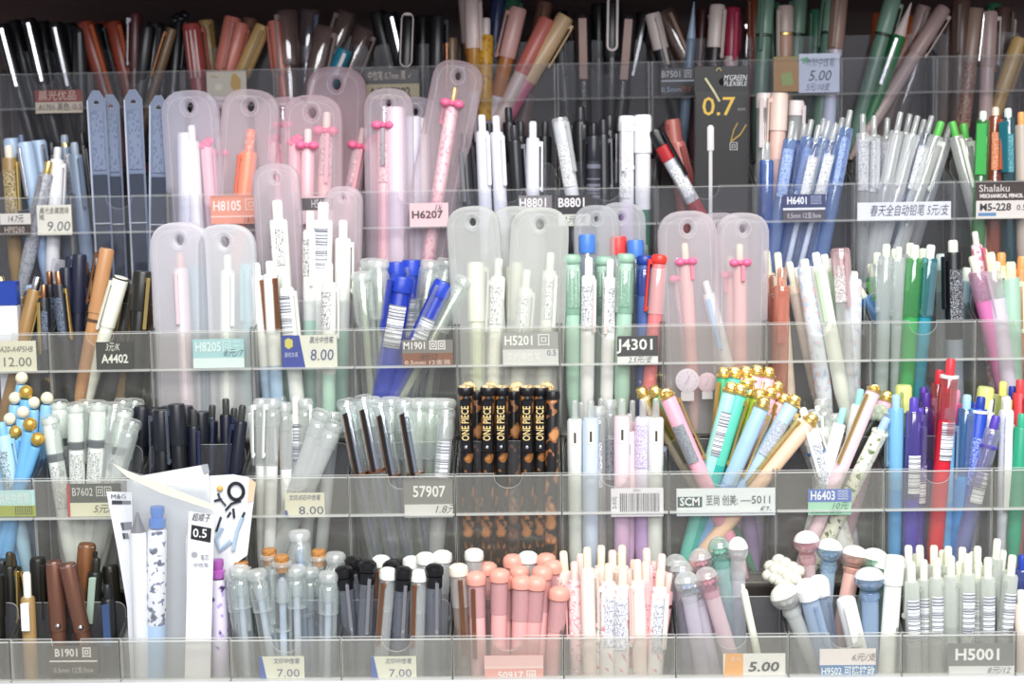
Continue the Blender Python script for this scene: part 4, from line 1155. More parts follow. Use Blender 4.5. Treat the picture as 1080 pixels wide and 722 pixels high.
# ------------------------------------------------------------------ wording
TIER = ['top-tier', 'second-tier', 'middle-tier', 'fourth-tier', 'bottom-tier']
TRAY = {
 (0,-1):'tray with the red and white tag',(0,0):'tray behind the house-topped sleeves',(0,1):'tray with the cream drawing card',(0,2):'tray of clear film packs',
 (0,3):'tray with the cream and black tag',(0,4):'tray right of the cream and black tag',(0,5):'tray with the white loop clip',(0,6):'tray behind the gold 0.7 packet',
 (0,7):'tray with the 5.00 card',(0,8):'tray right of the 5.00 card',(0,9):'tray at the right edge',
 (1,-1):'tray with the 9.00 card',(1,0):'tray of house-topped sleeves',(1,1):'tray with the salmon tag',(1,2):'tray with the half-hidden grey tag',
 (1,3):'tray with the pink tag',(1,4):'tray with the grey tag',(1,5):'tray with the black tag',(1,6):'tray holding the gold 0.7 packet',
 (1,7):'tray with the navy tag',(1,8):'tray with the handwritten strip',(1,9):'tray with the brown pencil card',
 (2,-1):'tray with the 12.00 card',(2,0):'tray with the plain black tag',(2,1):'tray with the pale teal tag',(2,2):'tray with the blue 8.00 card',
 (2,3):'tray with the rust-footed grey tag',(2,4):'tray with the white-footed grey tag',(2,5):'tray with the white-footed black tag',
 (2,6):'tray of pouched pink pens',(2,7):'tray of pale floral pens',(2,8):'tray of clear green pens',(2,9):'tray at the right edge',
 (3,-1):'tray of pearl-topped pens',(3,0):'tray with the red-edged tag',(3,1):'tray behind the film packets',(3,2):'tray with the cream 8.00 card',
 (3,3):'tray with the large grey tag',(3,4):'tray of black gift pens',(3,5):'tray with the barcode card',(3,6):'tray with the long white strip',
 (3,7):'tray with the blue-green tag',(3,8):'tray of violet and red pens',(3,9):'tray at the right edge',
 (4,-1):'tray at the left edge',(4,0):'tray with the brown tag',(4,1):'tray of film packets',(4,2):'tray of cork-topped tubes',
 (4,3):'tray of white brush-tops',(4,4):'tray with the pink tag',(4,5):'tray of pink floral pens',(4,6):'tray with the orange 5.00 card',
 (4,7):'tray with the blue-white tag',(4,8):'tray with the large grey tag',(4,9):'tray at the right edge'}
def tphrase(k, c): return 'the %s %s' % (TIER[k], TRAY[(k, c)])
ORD = ['', 'second', 'third', 'fourth', 'fifth', 'sixth', 'seventh', 'eighth', 'ninth', 'tenth', 'eleventh', 'twelfth', 'thirteenth', 'fourteenth', 'fifteenth', 'sixteenth']
def ordinal(i, n):
    if n == 1: return ''
    if i == 0: return 'leftmost '
    if i == n-1: return 'rightmost '
    if n == 3: return 'middle '
    return ORD[i]+'-from-left '

# ------------------------------------------------------------------ pens
def build_pen(S, L, root, rnd):
    r = S['r']; top = S.get('top', 'button'); H = S.get('toph', .010)
    tc = S.get('topc', '#f2f2f0'); body = S['body']
    zb = L-H
    bm = mat(body)
    is_clear = isinstance(body, str) and body[0] == 'c'
    low = S.get('low'); z0 = 0
    if low:
        zl = L-low[1]
        if zl > .03:
            part('lower_barrel', lambda: MB().lathe([(r*.4, 0), (r*.8, .010), (r*.98, .022), (r*.98, zl)]), low[0], root)
            z0 = zl
    if z0:
        part('barrel', lambda: MB().lathe([(r*.98, z0), (r, z0+.001), (r, zb-.0015), (r*.86, zb)]), bm, root)
    else:
        part('barrel', lambda: MB().lathe([(r*.3, 0), (r*.75, .012), (r, .03), (r, zb-.0015), (r*.86, zb)]), bm, root)
    if is_clear:
        part('ink_refill', lambda: MB().lathe([(r*.2, .004), (r*.42, .012), (r*.42, zb-.012), (r*.2, zb-.010)], 8), S.get('ink', '#5a6070'), root)
    if S.get('grip'):
        g0, g1 = S['grip'][1:]
        part('grip', lambda: MB().lathe([(r*1.02, L-g1), (r*1.1, L-g1+.002), (r*1.1, L-g0-.002), (r*1.02, L-g0)]), S['grip'][0], root)
    T = (0, 0, L)
    if top == 'button':
        part('push_button', lambda: MB().lathe([(r*.56, -H), (r*.56, -.0015), (r*.42, 0)], 12), tc, root, T, ('btn', r, H))
    elif top == 'rod':
        part('push_button', lambda: MB().lathe([(r*.45, -H), (r*.42, -.001), (r*.35, 0)], 10), S.get('topc', 'd#e4e8ea'), root, T, ('rod', r, H))
    elif top in ('cap', 'clearcap', 'tubecap'):
        cl = S.get('capl', .045)
        if top == 'cap':
            part('cap', lambda: MB().lathe([(r*1.14, -cl), (r*1.14, -.002), (r*.98, 0)]), tc, root, T, ('cap', r, cl))
        else:
            part('cap', lambda: MB().lathe([(r*1.16, -cl), (r*1.15, -.0125), (r*1.0, -.0105), (r*.7, -.009)]), S.get('topc', 'c#e6ecec'), root, T, ('ccap', r, cl))
            part('cap_end', lambda: MB().lathe([(r*.72, -.0085), (r*1.1, -.0068), (r*1.2, -.005), (r*1.18, -.0022), (r*.95, -.0004), (r*.6, 0)]), S.get('endc', 'd#eef4f4'), root, T, ('cend', r))
            if top == 'tubecap':
                part('inner_plug', lambda: MB().lathe([(r*.55, -.022), (r*.75, -.012), (r*.5, -.007)], 10), 'd#dfe8e8', root, T, ('plug', r))
    elif top == 'ball':
        br = S.get('br', r*1.25)
        part('ball_top', lambda: MB().sphere((0, 0, -br), br), tc, root, T, ('ball', br))
    elif top in ('dome', 'brush'):
        br = S.get('br', r*1.3); h = H
        part('dome_cap', lambda: MB().lathe([(r*.8, -h), (br*.95, -h+.001), (br, -h*.55), (br*.93, -h*.25), (br*.6, -h*.06), (br*.2, 0)]), tc, root, T, ('dome', br, h, r))
        if top == 'brush':
            sk = S.get('skl', .022)
            part('cap_skirt', lambda: MB().lathe([(r*1.08, -h-sk), (r*1.12, -h), (r*.8, -h+.001)]), S.get('skirt', 'c#e6e6e6'), root, T, ('skirt', r, h, sk))
    elif top == 'doll':
        br = S['br']
        def hemi(a, b):
            return MB().lathe([(max(br*math.sin(t), 1e-5), -br-br*S.get('sq', 1)*math.cos(t)) for t in [a+(b-a)*i/7 for i in range(8)]], 16)
        part('clear_globe', lambda: hemi(0.02, PI*.56), S.get('globe', 'd#bcd2e4'), root, T)
        part('dome_lid', lambda: hemi(PI*.56, PI-.02), tc, root, T)
        def rose():
            m = MB().sphere((0, 0, -br*1.25), br*.28, .8, 8, 6)
            for i in range(5):
                a = 2*PI*i/5; m.sphere((br*.33*math.cos(a), br*.33*math.sin(a), -br*1.32), br*.24, .8, 8, 5)
            return m
        part('rose_ornament', rose, S.get('rose', '#e9c9cc'), root, T)
        part('collar', lambda: MB().lathe([(r*1.05, -H-.004), (r*1.25, -H-.001), (r*1.1, -br*1.85)]), S.get('globe', 'd#bcd2e4'), root, T)
    elif top == 'flower':
        br = S['br']
        def fl():
            m = MB().sphere((0, 0, -br), br*.62, .8, 10, 6)
            for i in range(6):
                a = 2*PI*i/6; m.sphere((br*.62*math.cos(a), br*.62*math.sin(a)*.8, -br+br*.45*math.sin(a+.6)), br*.48, .85, 10, 6)
            return m
        part('flower_top', fl, tc, root, T)
    elif top == 'crown':
        part('finial_ring', lambda: MB().lathe([(r*.9, -H), (r*1.08, -H+.0006), (r*1.08, -H+.0022), (r*.7, -H+.003)], 14), 'gold', root, T, ('fring', r, H))
        def kn():
            m = MB().lathe([(r*.85, -H+.0018), (r*.9, -H*.55), (r*.7, -H*.35), (r*.72, -H*.15), (r*.45, 0)], 12)
            pts = [(r*.52*math.cos(t), -r*.55, -H*.45+r*.42*math.sin(t)) for t in [2*PI*i/10 for i in range(10)]]
            return m.tube(pts, r*.17, 5, True)
        part('finial_knob', kn, 'gold', root, T, ('knob', r, H))
    elif top == 'cork':
        part('cork', lambda: MB().lathe([(r*.72, -.012), (r*.86, -.003), (r*.86, -.001), (r*.7, 0)], 12), spotted('#c48a4e', '#9c6630', 900, .55), root, T, ('cork', r))
        part('tube_lip', lambda: MB().lathe([(r*1.0, -.008), (r*1.16, -.007), (r*1.16, -.005), (r*.95, -.0045)]), 'd#e4ecec', root, T, ('lip', r))
        part('inner_plug', lambda: MB().lathe([(r*.7, -.034), (r*.8, -.028), (r*.5, -.018)], 10), 'd#eef2f2', root, T, ('cplug', r))
    elif top == 'cone':
        part('tip', lambda: MB().lathe([(r*.9, -H), (r*.4, -H*.4), (r*.12, 0)], 12), tc, root, T, ('cone', r, H))
    elif top == 'spray':
        part('spray_knob', lambda: MB().lathe([(r*.5, -H), (r*.9, -H*.9), (r*.9, -H*.55), (r*.6, -H*.5), (r*.75, -H*.25), (r*.75, 0)], 12), tc, root, T, ('spray', r, H))
    elif top == 'block':
        part('gift_lid', lambda: MB().lathe([(r*1.1, -.006), (r*1.25, -.005), (r*1.25, -.0012), (r*1.1, 0)]), '#15151a', root, T, ('gl', r))
        part('lid_disc', lambda: MB().lathe([(r*1.05, -.0002), (r*1.05, .0008), (r*.9, .0012)]), spotted('#e6d2a8', '#b08848', 420, .56), root, T, ('gd', r))
        cw = r*.74
        cl = part('clip', lambda: MB().slab(-cw, cw, -r-.0042, -r-.0012, -.047, -.008, .0006).slab(-cw*.8, cw*.8, -r-.002, -r*.5, -.012, -.008), '#0d0f16', root, T, ('gclip', r))
        part('clip_stud', lambda: MB().sphere((0, -r-.0044, -.043), .0016), 'silver', cl, (0, 0, 0), ('gstud', r))
        text_mesh('ONE PIECE', .0078, '#e2c88a', cl, (0, -r-.0046, -.0255), (0, -PI/2, 0), bold=.0001, width=.0255)
    if S.get('ring'):
        rz = S.get('ringz', H)
        rh_ = S.get('ringh', .0025)
        part('ring', lambda: MB().lathe([(r*1.04, -rz-rh_), (r*1.12, -rz-rh_+.0004), (r*1.12, -rz-.0004), (r*1.02, -rz)]), S['ring'], root, T, ('ring', r, rz, rh_))
    if S.get('clip'):
        cl = S.get('clipl', .040); cw = S.get('clipw', .0017); rr = r*(1.16 if top in ('cap', 'clearcap') else 1.0)
        zt = -S.get('clipz', (.004 if top in ('cap', 'clearcap') else H+.003))
        a = S.get('a', rnd.choice((-70, -45, -20, 15, 40, 65, 80)))
        if S.get('loop'):
            def loopf():
                y = -rr-.002; w = cw
                pts = [(w*math.cos(t), y, zt-w+w*math.sin(t)) for t in [PI*i/6 for i in range(7)]]+[(w*math.cos(t), y, zt-cl+w+w*math.sin(t)) for t in [PI+PI*i/6 for i in range(7)]]
                return MB().tube(pts, S['loop'], 6, True).slab(-w*.7, w*.7, y, -r*.3, zt-.002, zt)
            part('clip', loopf, S['clip'], root, T, None, (0, 0, math.radians(a)))
        else:
            part('clip', lambda: MB().slab(-cw, cw, -rr-.0028, -rr-.0014, zt-cl, zt).slab(-cw*.8, cw*.8, -rr-.002, -r*.4, zt-.004, zt)
                 .slab(-cw*.8, cw*.8, -rr-.0018, -rr-.0003, zt-cl+.001, zt-cl+.004), S['clip'], root, T, ('clip', r, rr, cl, cw, zt), (0, 0, math.radians(a)))
            if S.get('trim'): part('clip_trim', lambda: MB().slab(-cw*1.7, -cw*.8, -rr-.0027, -rr-.0015, zt-cl, zt), S['trim'], root, T, ('clipt', r, rr, cl, cw, zt), (0, 0, math.radians(a)))
    if S.get('bowc'):
        part('bow', lambda: MB().sphere((-r*.95, -r*.9, -H-.001), r*.85, .75, 10, 6).sphere((r*.95, -r*.9, -H-.001), r*.85, .75, 10, 6).sphere((0, -r*1.2, -H-.001), r*.4, 1, 8, 6), S['bowc'], root, T, ('bow', r, H))
    if S.get('win'):
        fr = part('window', lambda: MB().slab(-r*.34, r*.34, -r*1.04, -r*.9, -H-.019, -H-.006, .0008), '#f4f2e6', root, T, ('win', r, H))
        part('window_slot', lambda: MB().slab(-r*.16, r*.16, -r*1.06, -r*.95, -H-.017, -H-.009, .0004), '#4a4640', fr, (0, 0, 0), ('wslot', r, H))
    if S.get('stud'):
        part('clip_stud', lambda: MB().sphere((r*.3, -r*.95, -.046), .0022, 1, 8, 6), 'silver', root, T, ('bstud', r))
    if S.get('st'):
        kind, s0, s1 = S['st'][:3]
        m_ = barcode() if kind == 'bar' else (smalltext(S['st'][3], S['st'][4]) if len(S['st']) > 3 else smalltext())
        rr = r*1.05+.0003
        o = part('barcode_sticker' if kind == 'bar' else 'printed_label', lambda: MB().arc(rr, -.75, .75, -s1, -s0), m_, root, T, ('st', r, s0, s1))
        o.rotation_euler = (0, 0, S.get('sa', rnd.uniform(-.35, .35)))

PENS = []
RFAC = [.92, .94, .84, .74, .74]
RABS = dict(blu=.0086, blt=.0070, ctb=.0070, crk=.0062, crc=.0062, crt=.0070, gift=.0049, gifto=.0049, giftb=.0062, bbl=.0068, ppl=.0062, wpk=.0060,
            wst=.0027, wpc=.0068, wtl=.0061, pbx=.0057, pbc=.0057, cbp=.0055, wbc=.0055, wbx=.0052, gla=.0060, mbk=.0066, bsk=.0055, bkn=.0058, ctl=.0064,
            gpl=.0060, gtl=.0060, gt=.0060, gb=.0060, gp=.0056, gbl2=.0058, gpe=.0058, red=.0062, mpk=.0066, mcr=.0066, mcb=.0068, orp=.0062, irr=.0066, pkv=.0066)
def relax(pens):
    for it in range(40):
        moved = False
        for i in range(len(pens)):
            for j in range(i+1, len(pens)):
                a, b = pens[i], pens[j]
                if a['fix'] and b['fix']: continue
                if (a['row'] == 'f') != (b['row'] == 'f'): continue
                # compare at several heights
                z1 = min(a['P'].z, b['P'].z); worst = None
                for t in (0, .25, .5, .75, 1):
                    z = a['zf']+(z1-a['zf'])*t
                    pa = a['B'].lerp(a['P'], (z-a['B'].z)/(a['P'].z-a['B'].z)); pb = b['B'].lerp(b['P'], (z-b['B'].z)/(b['P'].z-b['B'].z))
                    d = math.hypot(pa.x-pb.x, pa.y-pb.y); need = (a['r']+b['r'])*1.05
                    if d < need and (worst is None or need-d > worst[0]): worst = (need-d, t, pa, pb)
                if worst:
                    moved = True; m_, t, pa, pb = worst
                    s = 1 if pa.y >= pb.y else -1
                    for p, sg in ((a, s), (b, -s)):
                        if p['fix']: continue
                        dy = sg*(m_*.5+.0002)
                        p['Yt'] += dy*t; p['Yb'] += dy*(1-t); settle(p)
        if not moved: break
def settle(p):
    lo, hi = p['range']
    p['Yt'] = min(max(p['Yt'], lo), hi); p['Yb'] = min(max(p['Yb'], lo), hi)
    k = p['k']; P = at(p['x'], p['y'], p['Yt']); Q = at(p['xb'], lipy(k, p['xb']), (p['Yt']+p['Yb'])/2)
    B = P+(Q-P)*((p['zf']-P.z)/(Q.z-P.z)); B.y = p['Yb']; B.z = p['zf']
    x0, x1 = X(p['c'])+.003+p['r']*1.2, X(p['c']+1)-.003-p['r']*1.2
    B.x = min(max(B.x, x0), x1)
    p['P'], p['B'] = P, B
ROWY = {'f': .0115, 'm': .033, 'b': .040}
def parse_pens():
    rnd = random.Random(3)
    cur = None; byt = {}
    for line in DATA.strip().splitlines():
        line = line.strip()
        if not line: continue
        if line[0] == 'T':
            k, c = line[1:].split(','); cur = (int(k), int(c)); continue
        tok = line.split()
        st = tok[0]; fix = st[0] == '*'; st = st.lstrip('*')
        S = dict(STY[st]); k, c = cur
        x, y, xb = map(float, tok[1:4]); row = tok[4]
        for t in tok[5:]:
            a, b = t.split('='); S[a] = float(b) if a not in ('body', 'topc', 'clip', 'low0') else b
        fr = RABS[st]/S['r'] if st in RABS else RFAC[k]
        if not any(t.startswith('r=') for t in tok[5:]):
            S['r'] *= fr
            if 'clipw' in S: S['clipw'] *= max(fr, .75)
            else: S['clipw'] = .0017*max(fr, .75)
        if 'br' in S and st not in RABS and S.get('top') in ('ball', 'dome'): S['br'] *= max(fr, .85)
        ry = float(row) if row[0] == '.' else ROWY[row]
        r_ = S['r']*1.05; rg = (TY[k]+.0035+r_, TY[k]+max(.0235-r_, .0036+r_)) if row == 'f' else (TY[k]+.0256+r_, TY[k]+TD[k]-.001-r_)
        p = dict(S=S, k=k, c=c, x=x, y=y, xb=xb, row=row, fix=fix, r=S['r'], zf=TZ[k]-FLOOR_DROP+.0022, Yt=TY[k]+ry, Yb=TY[k]+ry, range=rg if not fix else (TY[k]+.002, TY[k]+.046), st=st)
        settle(p); byt.setdefault(cur, []).append(p)
    for cur, pens in byt.items():
        relax(pens)
        looks = {}
        for p in pens: looks.setdefault(p['S']['look'], []).append(p)
        for lk, ps in looks.items():
            ps.sort(key=lambda p: p['x'])
            for i, p in enumerate(ps):
                S = p['S']; d = p['P']-p['B']; L = d.length
                lab = ordinal(i, len(ps))+lk+' in '+tphrase(*cur)
                root = thing(S.get('obj', 'pen'), S.get('cat', 'pen'), p['B'], None, lab, '%s in %s' % (S.get('plural', 'pens'), tphrase(*cur)))
                root.rotation_mode = 'QUATERNION'; root.rotation_quaternion = Vector((0, 0, 1)).rotation_difference(d.normalized())
                build_pen(S, L, root, rnd)
                PENS.append((p, root))

# ------------------------------------------------------------------ pouches and sleeves
def place_flat(k, c, x, y, xb, Yoff, w):
    Yr = TY[k]+Yoff; P = at(x, y, Yr); Q = at(xb, lipy(k, xb), Yr)
    zf = TZ[k]-FLOOR_DROP+.0022
    d = (Q-P); B = P+d*((zf-P.z)/d.z)
    B.x = min(max(B.x, X(c)+.003+w/2), X(c+1)-.003-w/2); B.y = Yr
    v = P-B
    return B, v.length, math.atan2(v.x, v.z)
def px2m(k, px, Yoff=.02): return px*(TY[k]+Yoff)/F
def build_pouches():
    n = {}
    for a in POUCH: n.setdefault((a[0], a[1]), []).append(a)
    for key, lst in n.items():
        lst.sort(key=lambda a: a[2])
        for i, (k, c, x, y, wpx, xb, Yoff, col, op) in enumerate(lst):
            w = px2m(k, wpx, Yoff); B, L, ang = place_flat(k, c, x, y, xb, Yoff, w)
            lab = ordinal(i, len(lst))+'frosted hanging pen pouch in '+tphrase(*key)
            root = thing('pen_pouch', 'pen pouch', B, (0, ang, 0), lab, 'frosted pen pouches in '+tphrase(*key))
            R = w*.5; out = [(-R*.9, 0), (R*.9, 0), (R, .006), (R, L-R*1.05)]
            sq = lambda v: math.copysign(abs(v)**.72, v)
            out += [(R*sq(math.cos(t)), L-R*.95+R*.95*sq(math.sin(t))) for t in [PI*q/14 for q in range(1, 14)]]
            out += [(-R, L-R*1.05), (-R, .006)]
            hr = w*.155; hz = L-w*.27
            hole = [(hr*math.cos(t), hz+hr*1.15*math.sin(t)) for t in [2*PI*q/12 for q in range(12)]]
            outline_mesh('sleeve', [out, hole], .0125, .0028, [frosted(col, op*1.08), frosted(col, op*1.3)], root, res=2)
            # welded seam inside the outline
            R2 = R*.86; seam = [(R2, .004), (R2, L-R*1.05)]+[(R2*sq(math.cos(t)), L-R*.95+R2*.95*sq(math.sin(t))) for t in [PI*q/14 for q in range(1, 14)]]+[(-R2, L-R*1.05), (-R2, .004)]
            part('welded_seam', lambda: MB().tube([(a_, -.0064, b_) for a_, b_ in seam], .0003, 5), frosted('#f6f6fa', .22), root)
            rim = [(hr*1.1*math.cos(t), -.0064, hz+hr*1.25*math.sin(t)) for t in [2*PI*q/16 for q in range(16)]]
            part('hole_rim', lambda: MB().tube(rim, .0005, 5, True), frosted('#f4f4f8', .2), root)

# ------------------------------------------------------------------ trays
LIGHT_HAZE = [.010, .016, .030, .055, .08]  # stronger light on the lower tiers put into milkier acrylic
def acrylic(k=2, m=1): return clear('#c9cbd2' if k < 2 else '#d2d1c8', LIGHT_HAZE[k]*m, .42, .10, .10, .16 if k < 2 else .3)
EDGE = [.14, .2, .4, .5, .55]  # edge opacity carries the same light falloff, dimmer towards the top tier
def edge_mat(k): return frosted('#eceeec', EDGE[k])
NO_PARTITION = {(1,0),(1,1),(1,2),(1,3),(2,1),(2,4),(2,6),(4,1),(1,6)}
def build_trays():
    for k in range(5):
        for c in range(-1, 10):
            x0, x1 = X(c)+.0006, X(c+1)-.0006; y0 = TY[k]; y1 = y0+TD[k]-.001; zl = TZ[k]; z0 = zl-FLOOR_DROP
            root = thing('acrylic_tray', 'display tray', ((x0+x1)/2, y0, z0), None, 'clear acrylic pen compartment: '+tphrase(k, c).replace('the ', '', 1), 'clear acrylic pen trays, %s row' % TIER[k])
            hw = (x1-x0)/2; D = y1-y0; h = FLOOR_DROP
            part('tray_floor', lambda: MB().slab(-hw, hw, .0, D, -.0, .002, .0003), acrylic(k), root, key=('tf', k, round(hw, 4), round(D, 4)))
            nr = .0105; out = [(-hw, .002), (hw, .002), (hw, h)]
            if (k, c) not in NO_PARTITION or k == 1:
                out += [(nr, h)]+[(nr*math.cos(t), h-.002-nr*.85*math.sin(t)) for t in [PI*q/12 for q in range(13)]]+[(-nr, h)]
            out += [(-hw, h)]
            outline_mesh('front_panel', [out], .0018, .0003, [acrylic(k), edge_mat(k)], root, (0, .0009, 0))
            for s in (-1, 1):
                xs = s*(hw-.0008)
                v = [(xs-.0008, .002, .002), (xs+.0008, .002, .002), (xs-.0008, .002, h), (xs+.0008, .002, h), (xs-.0008, D, .002), (xs+.0008, D, .002), (xs-.0008, D, h+.018), (xs+.0008, D, h+.018)]
                f = [(0, 1, 3, 2), (1, 5, 7, 3), (5, 4, 6, 7), (4, 0, 2, 6), (2, 3, 7, 6), (0, 4, 5, 1)]
                mb = MB().add(v, f); mb.mi = [1, 0, 0, 0, 1, 0]
                me_ = part('side_panel', lambda: mb, [clear('#77777a', .16, .6, .15, .3), clear('#4c4c4a', .5, .7, .2, .3)], root, key=('sp', s, round(hw, 4), round(D, 4)))
            if (k, c) not in NO_PARTITION:
                ph = h+.020; cr = .006; po = [(-hw+.002, .003), (hw-.002, .003), (hw-.002, ph-cr)]
                po += [(hw-.002-cr+cr*math.cos(t), ph-cr+cr*math.sin(t)) for t in [PI/2*q/5 for q in range(1, 6)]]
                po += [(-hw+.002+cr-cr*math.sin(t), ph-cr+cr*math.cos(t)) for t in [PI/2*q/5 for q in range(0, 6)]]
                outline_mesh('middle_partition', [po], .0014, .0002, [clear('#b4b6be', .02+LIGHT_HAZE[k], .5, .12, .12, .25), edge_mat(k)], root, (0, .0245, 0))
            rh = RAILH(k)
            rail = MB().slab(-hw, hw, -.0042, -.0032, h-rh, h-.0012, .0002)
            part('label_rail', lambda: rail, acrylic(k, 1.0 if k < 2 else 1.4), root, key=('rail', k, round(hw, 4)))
            part('rail_ledge', lambda: MB().slab(-hw, hw, -.0048, 0, h-rh-.0016, h-rh-.0001, .0003), edge_mat(k), root, key=('ledge', k, round(hw, 4)))
            part('rail_top_edge', lambda: MB().slab(-hw, hw, -.0046, -.0030, h-.0012, h-.0004, .0002), edge_mat(k), root, key=('redge', k, round(hw, 4)))

# ------------------------------------------------------------------ price tags
def build_tags():
    for T_ in TAGS:
        k, x0, y0, x1, y1, bg, label, items = T_
        Y = TY[k]-.0016
        P = at((x0+x1)/2, (y0+y1)/2, Y); s = Y/F
        w, h = (x1-x0)*s, (y1-y0)*s
        root = thing('price_tag', 'price tag', P, (0, ROLL*.6*0, 0), label)
        part('card', lambda: MB().slab(-w/2, w/2, -.0003, .0003, -h/2, h/2, .0001), bg, root)
        dy = -.00036
        for it in items:
            if it[0] == 'band':
                _, a, b, c_, d, col = it[:6]
                part('colour_band', lambda: MB().slab(-w/2+a*w, -w/2+c_*w, dy-.0001, dy+.0001, h/2-d*h, h/2-b*h, .00005), col, root)
                dy -= .0001
            elif it[0] == 'poly':
                _, pts, col = it
                outline_mesh('colour_band', [[(-w/2+a*w, h/2-b*h) for a, b in pts]], .0002, .00004, [col], root, (0, dy, 0)); dy -= .0001
            elif it[0] == 'bars':
                _, a, b, c_, d, col = it
                def bars():
                    m = MB(); r_ = random.Random(5); x = -w/2+a*w
                    while x < -w/2+c_*w:
                        bw = r_.choice((.0003, .0005, .0008)); m.slab(x, x+bw, dy-.0001, dy+.00005, h/2-d*h, h/2-b*h, .00002); x += bw+r_.choice((.0003, .0005, .0007))
                    return m
                part('barcode', bars, col, root)
            else:
                _, s_, cx, cy, hh, col = it[:6]; opt = it[6] if len(it) > 6 else {}
                wid = opt.get('w'); 
                text_mesh(s_, hh*h*1.35, col, root, (-w/2+cx*w, dy-.0002, h/2-cy*h), shear=opt.get('sh', 0), bold=opt.get('b', 0)*2, width=wid*w if wid else None, rot=(0, opt.get('rot', 0), 0))
# ------------------------------------------------------------------ special things
def build_sleeves():
    lst = [(101, 96, 107, .013), (116, 100, 121, .022), (140, 95, 145, .013), (167, 101, 167, .013), (186, 97, 181, .030)]
    names = ['leftmost ', 'second-from-left ', 'middle ', 'fourth-from-left ', 'rightmost ']
    for i, (x, y, xb, yo) in enumerate(lst):
        w = px2m(1, 18, yo); c = 0
        B, L, ang = place_flat(1, c, x, y, xb, yo, w)
        root = thing('pen_sleeve', 'pen sleeve', B, (0, ang, .25), names[i]+'grey-blue house-topped pen sleeve in the second tier', 'grey-blue house-topped pen sleeves')
        h = w/2; o = [(-h, 0), (h, 0), (h, L-w*.55), (h*.35, L), (-h*.35, L), (-h, L-w*.55)]
        hr = w*.17; hz = L-w*.62; hole = [(-hr, hz-hr), (hr, hz-hr), (hr, hz), (hr*.4, hz+hr*.3), (0, hz+hr*1.2), (-hr*.4, hz+hr*.3), (-hr, hz)]
        outline_mesh('backing_card', [o, hole], .004, .0003, ['#66728c', '#a9b0c2'], root)
        hw = h*.80; f0, f1 = L*.10, L-w*1.15
        part('clear_window', lambda: MB().slab(-hw, hw, -.0034, -.0022, f0, L*.60, .0004), clear('#3c4658', .62, .85), root)
        part('pocket_edge', lambda: MB().slab(-h, h, -.0044, -.0034, L*.36, L*.366, .0003).slab(-h, -h+.0008, -.0044, -.0034, .004, L*.36, .0003), '#c4c8d0', root)
        part('printed_marks', lambda: MB().slab(-hw*.9, hw*.9, -.0028, -.00205, L*.62, f1, .0002), marks('#6a7690', '#566380', 700, 420, .22), root)
        part('edge_fold', lambda: MB().slab(-h-.0006, -h+.0006, -.0026, .0022, .001, L-w*.55, .0003), '#b4bccd', root)

def build_gold_packet():
    k, c, yo = 1, 6, .011
    Y = TY[k]+yo
    w = px2m(k, 56, yo); x, y = 761, 70
    B, L, ang = place_flat(k, c, x, y, 760, yo, w)
    root = thing('pen_packet', 'pen packet', B, (0, ang, 0), 'black hanging pen packet with gold 0.7 lettering', None)
    h = w/2; hr = .0032
    out = [(-h, 0), (h, 0), (h, L), (-h, L)]; hz = L-.012
    outline_mesh('backing_card', [out, [(hr*math.cos(t)+.001, hz+hr*math.sin(t)) for t in [2*PI*i/14 for i in range(14)]]], .0012, .0002, ['#191719'], root)
    mm = px2m(k, 1, yo)
    # printed face: positions measured in packet pixels from its top centre
    def T_(s, px, py, hh, col, **kw): text_mesh(s, hh*mm*1.35, col, root, (px*mm, -.0011, L-py*mm), **kw)
    T_('0.7', -3, 42, 20, '#e2bc48', bold=.0001, width=34*mm)
    T_("M'GREEN", 14, 12, 6, '#cfcfd4', width=24*mm, shear=.2)
    T_('FLEXIBLE', 14, 18, 5, '#cfcfd4', width=24*mm, shear=.2)
    T_('mm', 21, 44, 4, '#9a9aa0')
    T_('回', 13, 83, 7, '#c4c4c8')
    def glint(): return MB().tube([(-17*mm, -.0012, L-12*mm), (-9*mm, -.0013, L-24*mm), (-2*mm, -.0012, L-36*mm)], .0010, 5)
    part('glint_line', glint, '#d6cfa8', root)  # glint on the packet drawn as a pale line
    part('gold_ring_print', lambda: MB().tube([(-3*mm+2.4*mm*math.cos(t), -.0012, L-(5-3*math.sin(t))*mm) for t in [PI*i/8 for i in range(9)]], .0004, 5), '#c8b46a', root)
    part('gold_leaf_print', lambda: MB().tube([(10*mm, -.0012, L-78*mm), (13*mm, -.0012, L-66*mm), (17*mm, -.0012, L-58*mm)], .0004, 5).tube([(10*mm, -.0012, L-78*mm), (20*mm, -.0012, L-70*mm), (26*mm, -.0012, L-60*mm)], .0005, 5), '#c8a850', root)
    part('clear_film', lambda: MB().slab(-h, h, -.011, -.0105, .002, L-.02, .0002).slab(-h, -h+.0006, -.011, -.001, .002, L-.02, .0002).slab(h-.0006, h, -.011, -.001, .002, L-.02, .0002), clear('#4a4846', .03, .3, .05, .1, .3), root)

